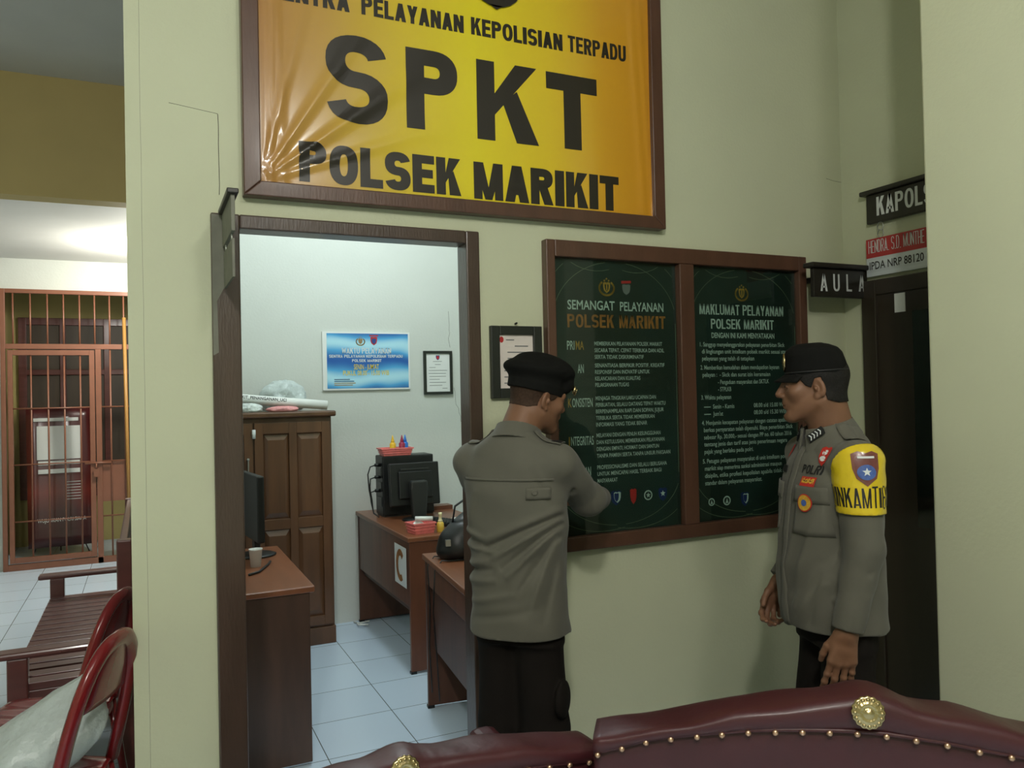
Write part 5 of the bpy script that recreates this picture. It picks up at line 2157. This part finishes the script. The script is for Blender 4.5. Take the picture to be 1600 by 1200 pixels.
# ---- the officer with his back to us, pointing at the poster
J1 = dict(
    head=(.044, .080, 1.557), head_turn=(rad(-34), rad(-14), rad(4)), neck=(0, -.005, 1.405), nape=.020, fade=-.045, hair_mat='fade',
    sh_l=(-.162, .005, 1.345), el_l=(-.205, .175, 1.175), wr_l=(-.03, .315, 1.17), hand_l=((.75, .55, .12), (0, .3, 1), (0, .2, 1), .55),
    sh_r=(.142, 0, 1.345), el_r=(.172, .195, 1.21), wr_r=(.135, .420, 1.180), hand_r=((-.45, .9, .0), (.7, .3, .6), (-.3, .1, 1), .3, .4, 1.0, True),
    kn_l=(-.076, .01, .47), an_l=(-.085, -.02, .09), kn_r=(.076, .01, .47), an_r=(.085, -.02, .09),
    elbow_bulge_r=True,
    torso=[(.800, 0, 0, .164, .137), (.90, 0, 0, .156, .128), (1.02, 0, .0, .157, .126), (1.15, 0, 0, .165, .125), (1.27, -.006, -.002, .176, .122), (1.345, -.008, -.006, .170, .106), (1.40, -.003, -.01, .136, .085), (1.435, 0, -.012, .085, .066), (1.45, 0, -.012, .07, .06)],
    collar=(0.0, .012, 1.425), collar_tilt=-.38,
    folds=[((.16, 1.20), (-.05, 1.115), .007, .012, -1), ((.16, 1.185), (-.08, 1.075), -.007, .009, -1), ((.16, 1.17), (-.03, 1.055), .008, .010, -1),
           ((.16, 1.155), (.0, 1.025), -.007, .009, -1), ((.16, 1.14), (.02, 1.0), .008, .010, -1), ((.155, 1.12), (.05, .95), -.006, .010, -1), ((.155, 1.10), (.09, .89), .006, .011, -1),
           ((.15, 1.08), (.12, .86), -.005, .010, -1), ((-.17, 1.135), (-.07, 1.115), .006, .010, -1), ((-.17, 1.11), (-.06, 1.09), -.006, .009, -1), ((-.17, 1.085), (-.03, 1.075), .007, .010, -1),
           ((-.17, 1.02), (-.05, 1.045), .006, .011, -1), ((-.17, .995), (-.04, 1.02), -.006, .009, -1), ((-.17, .97), (-.03, .985), .006, .012, -1), ((-.15, .90), (.05, .95), .004, .012, -1), ((-.12, .85), (.10, .90), -.004, .013, -1),
           ((.10, 1.32), (.14, 1.22), -.004, .012, -1), ((-.10, 1.26), (-.14, 1.14), .004, .016, -1),
           ((.17, .02, 1.30), (.20, .06, 1.16), -.006, .010)])
A = person('person', (1.102, 2.345, 0), rad(-50), 'person in grey khaki uniform and black beret, back turned, reaching towards the poster', J1)


def soft_cap(P, prims, name, m, parent, res=.003):
    hc, HR, HS = P['hc'], P['HR'], P['HS']
    s = SDF(hc + np.array((-.19, -.2, -.03)), hc + np.array((.19, .22, .21)), res)
    run(s, prims, HR, hc, HS)
    return s, sdf_obj(name, [s.mesh()], m, parent)


bp_ = [(stack([(.018, 0, -.016, .083, .109), (.045, 0, -.016, .085, .111), (.075, 0, -.016, .08, .104)], 2.0), .01, 'u'),
       (ell((-.004, -.014, .100), (.104, .142, .046), np.array(Matrix.Rotation(rad(6), 3, 'X'))), .02, 'u'),
       (ell((.0, -.005, .122), (.085, .108, .042)), .02, 'u'),
       (ell((.0, .092, .070), (.062, .034, .034)), .025, 'u'),
       (fold((-.08, -.06, .12), (.08, -.02, .13), -.004, .02), 0, 'd'), (fold((.06, -.09, .09), (.085, .05, .10), -.004, .014), 0, 'd')]
sB_, cap1 = soft_cap(A, bp_, 'beret', 'capcloth', A['body'])
H = A['H']
mb = MB()
pts = [H((.062 - .1 * 0 + .0 + .0, .086, .030 + i * .0)) for i in range(2)]
c0 = np.array(H((.056, .112, .058)))
nrm = A['HR'] @ np.array((.40, .9, .1))
nrm /= np.linalg.norm(nrm)
side = np.cross((0, 0, 1), nrm)
side /= np.linalg.norm(side)
upv = np.cross(nrm, side)
Q = Matrix(((side[0], upv[0], nrm[0], c0[0]), (side[1], upv[1], nrm[1], c0[1]), (side[2], upv[2], nrm[2], c0[2]), (0, 0, 0, 1)))
for k in range(10):
    a = math.pi * (.1 + .8 * k / 9) + math.pi
    for sg_ in (1,):
        mb.lathe([(.0005, -.003), (.006, 0), (.0005, .003)], 8, mtx=Q @ Matrix.Translation((.026 * math.cos(a), .018 * math.sin(a) + .004, .004)))
mb.lathe([(.013, -.004), (.013, .003), (.009, .006), (.0005, .007)], 12, mtx=Q)
mb.build('cap_badge', 'gold', cap1)

# shoulder flap with its button, epaulette strap
f_ = lambda u, v: ((u, -.22, v), (0, 1, 0))
stitched(A, 'back_flap', [grid(.082, .150, 1.243, 1.278, 6, 4)], f_, 'shirt', .0045)
stitched(A, 'flap_button', [disc(ell_pts(.108, 1.263, .008, .008, 14), 2)], f_, 'shirt', .0075)
stitched(A, 'shoulder_seam', [grid(-.15, .155, 1.298, 1.306, 20, 2)], f_, 'shirt', .0022)
up_ = lambda u, v: ((u, v, 1.50), (0, 0, -1))
for sx in (-1, 1):
    stitched(A, 'shoulder_strap', [grid(sx * .075, sx * .165, -.026, .018, 8, 4)] if sx > 0 else [grid(-.165, -.075, -.026, .018, 8, 4)], up_, 'shirt', .005)
stitched(A, 'rank_bar', [grid(.130, .165, -.020, .012, 4, 3)], up_, 'patch_black', .0075)

# ---- the officer with the yellow armband, in profile
J2 = dict(
    head=(.0, .050, 1.575), head_turn=(rad(-23), rad(-3), 0.0), neck=(0, -.005, 1.40), nape=-.060, hair_mat='hair',
    sh_l=(-.165, .005, 1.345), el_l=(-.208, .012, 1.095), wr_l=(-.205, .070, .868), hand_l=((.04, .17, -1), (-1, .25, 0), (.1, 1, 0), .2),
    sh_r=(.168, .0, 1.345), el_r=(.222, -.06, 1.10), wr_r=(.195, .085, .925), hand_r=((-.10, .5, -1), (1, .2, 0), (-.1, 1, .2), .8),
    kn_l=(-.095, .015, .47), an_l=(-.105, -.02, .09), kn_r=(.095, .015, .47), an_r=(.105, -.02, .09),
    torso=[(.832, 0, .005, .172, .150), (.90, 0, .010, .168, .150), (1.02, 0, .012, .168, .150), (1.15, 0, .008, .174, .140), (1.27, 0, .004, .184, .130), (1.345, 0, -.004, .180, .110), (1.40, 0, -.01, .142, .086), (1.435, 0, -.012, .09, .066), (1.45, 0, -.012, .07, .06)],
    collar=(0.0, .004, 1.425), collar_tilt=-.25,
    folds=[((-.13, 1.20), (-.05, .90), .006, .014, 1), ((-.15, 1.15), (-.10, .86), -.005, .012, 1), ((-.04, 1.12), (.02, .86), .005, .014, 1), ((-.05, 1.38), (-.15, 1.30), -.004, .012, 1),
           ((-.16, 1.28), (-.145, 1.0), -.006, .010, 1), ((-.12, 1.05), (-.02, .88), -.005, .012, 1), ((-.15, 1.0), (-.06, .86), .005, .014, 1), ((.05, 1.15), (.08, .88), .005, .014, 1),
           ((-.27, -.03, 1.12), (-.16, .05, 1.08), .004, .010), ((-.26, .02, 1.04), (-.16, .06, 1.01), -.004, .010), ((-.26, .02, .97), (-.16, .08, .94), .004, .011)])
Bp = person('person', (1.965, 1.845, 0), rad(70.4), 'person in khaki uniform, black cap and yellow armband, standing in profile by the dark door', J2)
# peaked field cap
cp = [(stack([(.036, 0, -.014, .080, .100), (.070, 0, -.012, .081, .099), (.110, 0, -.006, .081, .094), (.128, 0, -.002, .076, .084), (.142, 0, .004, .058, .060), (.147, 0, .008, .04, .04)], 2.15), .012, 'u')]
sC_, cap2 = soft_cap(Bp, cp, 'cap', 'capcloth', Bp['body'])
H = Bp['H']
rings = []
vs, fs = [], []
for i in range(15):
    a = rad(-62 + 124 * i / 14)
    for j in range(5):
        r = j / 4
        e_ = .040 * math.cos(a) ** .8 if math.cos(a) > 0 else 0
        x = math.sin(a) * (.080 + .006 * r)
        y = -.012 + math.cos(a) * (.100) + r * e_
        z = .046 - r * .022 - .010 * (math.sin(a) ** 2)
        vs.append(tuple(H((x, y, z))))
for i in range(14):
    for j in range(4):
        k = i * 5 + j
        fs.append((k, k + 5, k + 6, k + 1))
mb = MB()
mb.add(vs, fs, 0, True)
mb.build('peak', 'capcloth', cap2, solid=.0035)
mb = MB()
mb.tube([H((.083 * math.sin(a), -.013 + .1015 * math.cos(a), .050)) for a in np.linspace(0, 2 * math.pi, 41)], .003, 6)
mb.build('cap_band', 'patch_black', cap2)
mb = MB()
c0 = np.array(H((0, .088, .088)))
nrm = Bp['HR'] @ np.array((0, 1, .05))
side = np.cross((0, 0, 1), nrm)
side /= np.linalg.norm(side)
upv = np.cross(nrm, side)
Q = Matrix(((side[0], upv[0], nrm[0], c0[0]), (side[1], upv[1], nrm[1], c0[1]), (side[2], upv[2], nrm[2], c0[2]), (0, 0, 0, 1)))
mb.lathe([(.024, -.002), (.025, .002), (.018, .006), (.012, .006), (.0005, .009)], 20, mtx=Q @ Matrix.Diagonal((.9, 1.2, 1, 1)), flute=(10, .06))
mb.build('cap_badge', 'gold', cap2)

# badges on the chest (u runs to the wearer's left, v up)
ch = lambda u, v: ((-u, .30, v), (0, -1, 0))
stitched(Bp, 'pocket', [grid(.045, .150, 1.125, 1.262, 8, 8)], ch, 'shirt', .003)
stitched(Bp, 'pocket_flap', [grid(.042, .153, 1.222, 1.272, 8, 4)], ch, 'shirt', .0065)
stitched(Bp, 'pocket', [grid(-.150, -.045, 1.125, 1.262, 8, 8)], ch, 'shirt', .003)
stitched(Bp, 'pocket_flap', [grid(-.153, -.042, 1.222, 1.272, 8, 4)], ch, 'shirt', .0065)
stitched(Bp, 'placket', [grid(-.018, .018, .83, 1.385, 3, 30)], ch, 'shirt', .0028)
lt = letters('POLRI', .044, .124, 1.308, .026, .3, .14)
stitched(Bp, 'force_lettering', lt, ch, 'patch_black', .003)
stitched(Bp, 'brevet_badge', [disc(shield_pts(.112, 1.362, .040, .058)), disc(ell_pts(.112, 1.374, .010, .008, 12), 2), disc(ell_pts(.112, 1.356, .013, .008, 12), 2)], ch, ['patch_red', 'white_print'], .004, [0, 1, 1]).data
stitched(Bp, 'skill_badge', [grid(.063, .123, 1.272, 1.300, 6, 3), grid(.068, .118, 1.281, 1.296, 6, 3), grid(.074, .112, 1.286, 1.290, 5, 2)], ch, ['patch_red', 'patch_gold', 'patch_black'], .0085, [0, 1, 2])
stitched(Bp, 'round_badge', [disc(ell_pts(.093, 1.222, .027, .027, 24)), ], ch, 'patch_red', .0095)
stitched(Bp, 'round_badge_face', [disc(ell_pts(.093, 1.222, .0235, .0235, 24)), ], ch, 'patch_gold', .0105)
stitched(Bp, 'round_badge_seal', [disc(ell_pts(.093, 1.222, .010, .010, 16)), ], ch, 'patch_blue', .0115)
stitched(Bp, 'name_tag', [grid(-.135, -.052, 1.300, 1.322, 6, 2)], ch, 'patch_black', .004)
stitched(Bp, 'unit_badge', [disc(shield_pts(-.10, 1.365, .035, .045))], ch, 'patch_red', .004)
# rank tab on the collar
Cc = np.array(J2['collar'])
for sx in (-1, 1):
    mb = MB()
    o_, U_ = Vector((sx * .052, .070, 1.424)), Vector((sx * .62, -.55, .56)).normalized()
    N_ = Vector((sx * .62, .72, .30)).normalized()
    V_ = N_.cross(U_)
    fk = Face(o_, U_, V_)
    if fk.N.dot(N_) < 0:
        fk.N = -fk.N
    pts = [(-.028, -.013), (.028, -.013), (.030, 0), (.028, .013), (-.028, .013)]
    for a, b in zip((.0, .004), (.004, .0)):
        mb.add([fk.at(u, v, a + .004) for u, v in pts], [tuple(range(5)) if a == 0 else tuple(range(4, -1, -1))], 0)
    for i in range(5):
        j = (i + 1) % 5
        mb.add([fk.at(*pts[i], .004), fk.at(*pts[j], .004), fk.at(*pts[j], .008), fk.at(*pts[i], .008)], [(0, 1, 2, 3)], 0)
    for i in range(4):
        u = -.018 + i * .0115
        poly(mb, fk, [(u - .004, -.0095), (u, -.0095), (u + .005, 0), (u + .001, 0)], .0092, 1)
        poly(mb, fk, [(u + .001, 0), (u + .005, 0), (u, .0095), (u - .004, .0095)], .0092, 1)
    mb.build('rank_tab', ['patch_black', 'white_print'], Bp['shirt'])
# shoulder straps
stitched(Bp, 'shoulder_strap', [grid(-.17, -.07, -.024, .020, 8, 4)], up_, 'shirt', .005)
stitched(Bp, 'shoulder_strap', [grid(.07, .17, -.024, .020, 8, 4)], up_, 'shirt', .005)
# yellow vinyl armband round the left upper arm
sl = Bp['cols']['sleeve_l'].copy()
base = Bp['sh'].V
e_, a_ = np.array(J2['el_l']), np.array(J2['sh_l'])
X, Y, Z = sl.ax[0][:, None, None], sl.ax[1][None, :, None], sl.ax[2][None, None, :]
axx = a_[0] + (e_[0] - a_[0]) * np.clip((a_[2] - Z) / (a_[2] - e_[2]), -.3, 1)
out_ = np.clip(-(X - axx) / .085, -1, 1)
top_z = 1.315 + .098 * np.clip(out_ + .25, 0, 1) ** .7
shellv = np.maximum(sl.V - .009 + .0012 * np.sin(90 * Z + 30 * Y) * np.sin(60 * Y - 22 * Z), np.maximum(Z - top_z, 1.203 - Z))
shellv = np.maximum(shellv, (X + .128))
sl.V = shellv.astype(np.float32)
band = sdf_obj('armband', [sl.mesh()], 'armband', Bp['body'])
wr_s = dict(sh=sl, shirt=band)


def arm(th0):
    def w(u, v):
        t = (a_[2] - v) / (a_[2] - e_[2])
        c = a_ + (e_ - a_) * t
        th = th0 + u / .078
        d = np.array((-math.cos(th), math.sin(th), 0.0))
        return c + d * .16, -d
    return w


TH = rad(8)
stitched(wr_s, 'armband_lettering', letters('BINKAMTIBMAS', .138, -.150, 1.224, .056, .26, .16), arm(TH), 'ink', .0012)
stitched(wr_s, 'shield_badge', [disc(shield_pts(0.004, 1.335, .080, .100)), ], arm(TH), 'patch_brown', .002)
stitched(wr_s, 'shield_rim', [disc([(x, y) for x, y in shield_pts(0.004, 1.335, .062, .080)])], arm(TH), 'patch_maroon', .003)
stitched(wr_s, 'shield_field', [disc(ell_pts(0.004, 1.325, .026, .022, 18))], arm(TH), 'patch_blue', .004)
stitched(wr_s, 'shield_star', [disc(star_pts(0.004, 1.326, .013), 2), grid(-.018, .026, 1.365, 1.371, 6, 1)], arm(TH), 'white_print', .005)
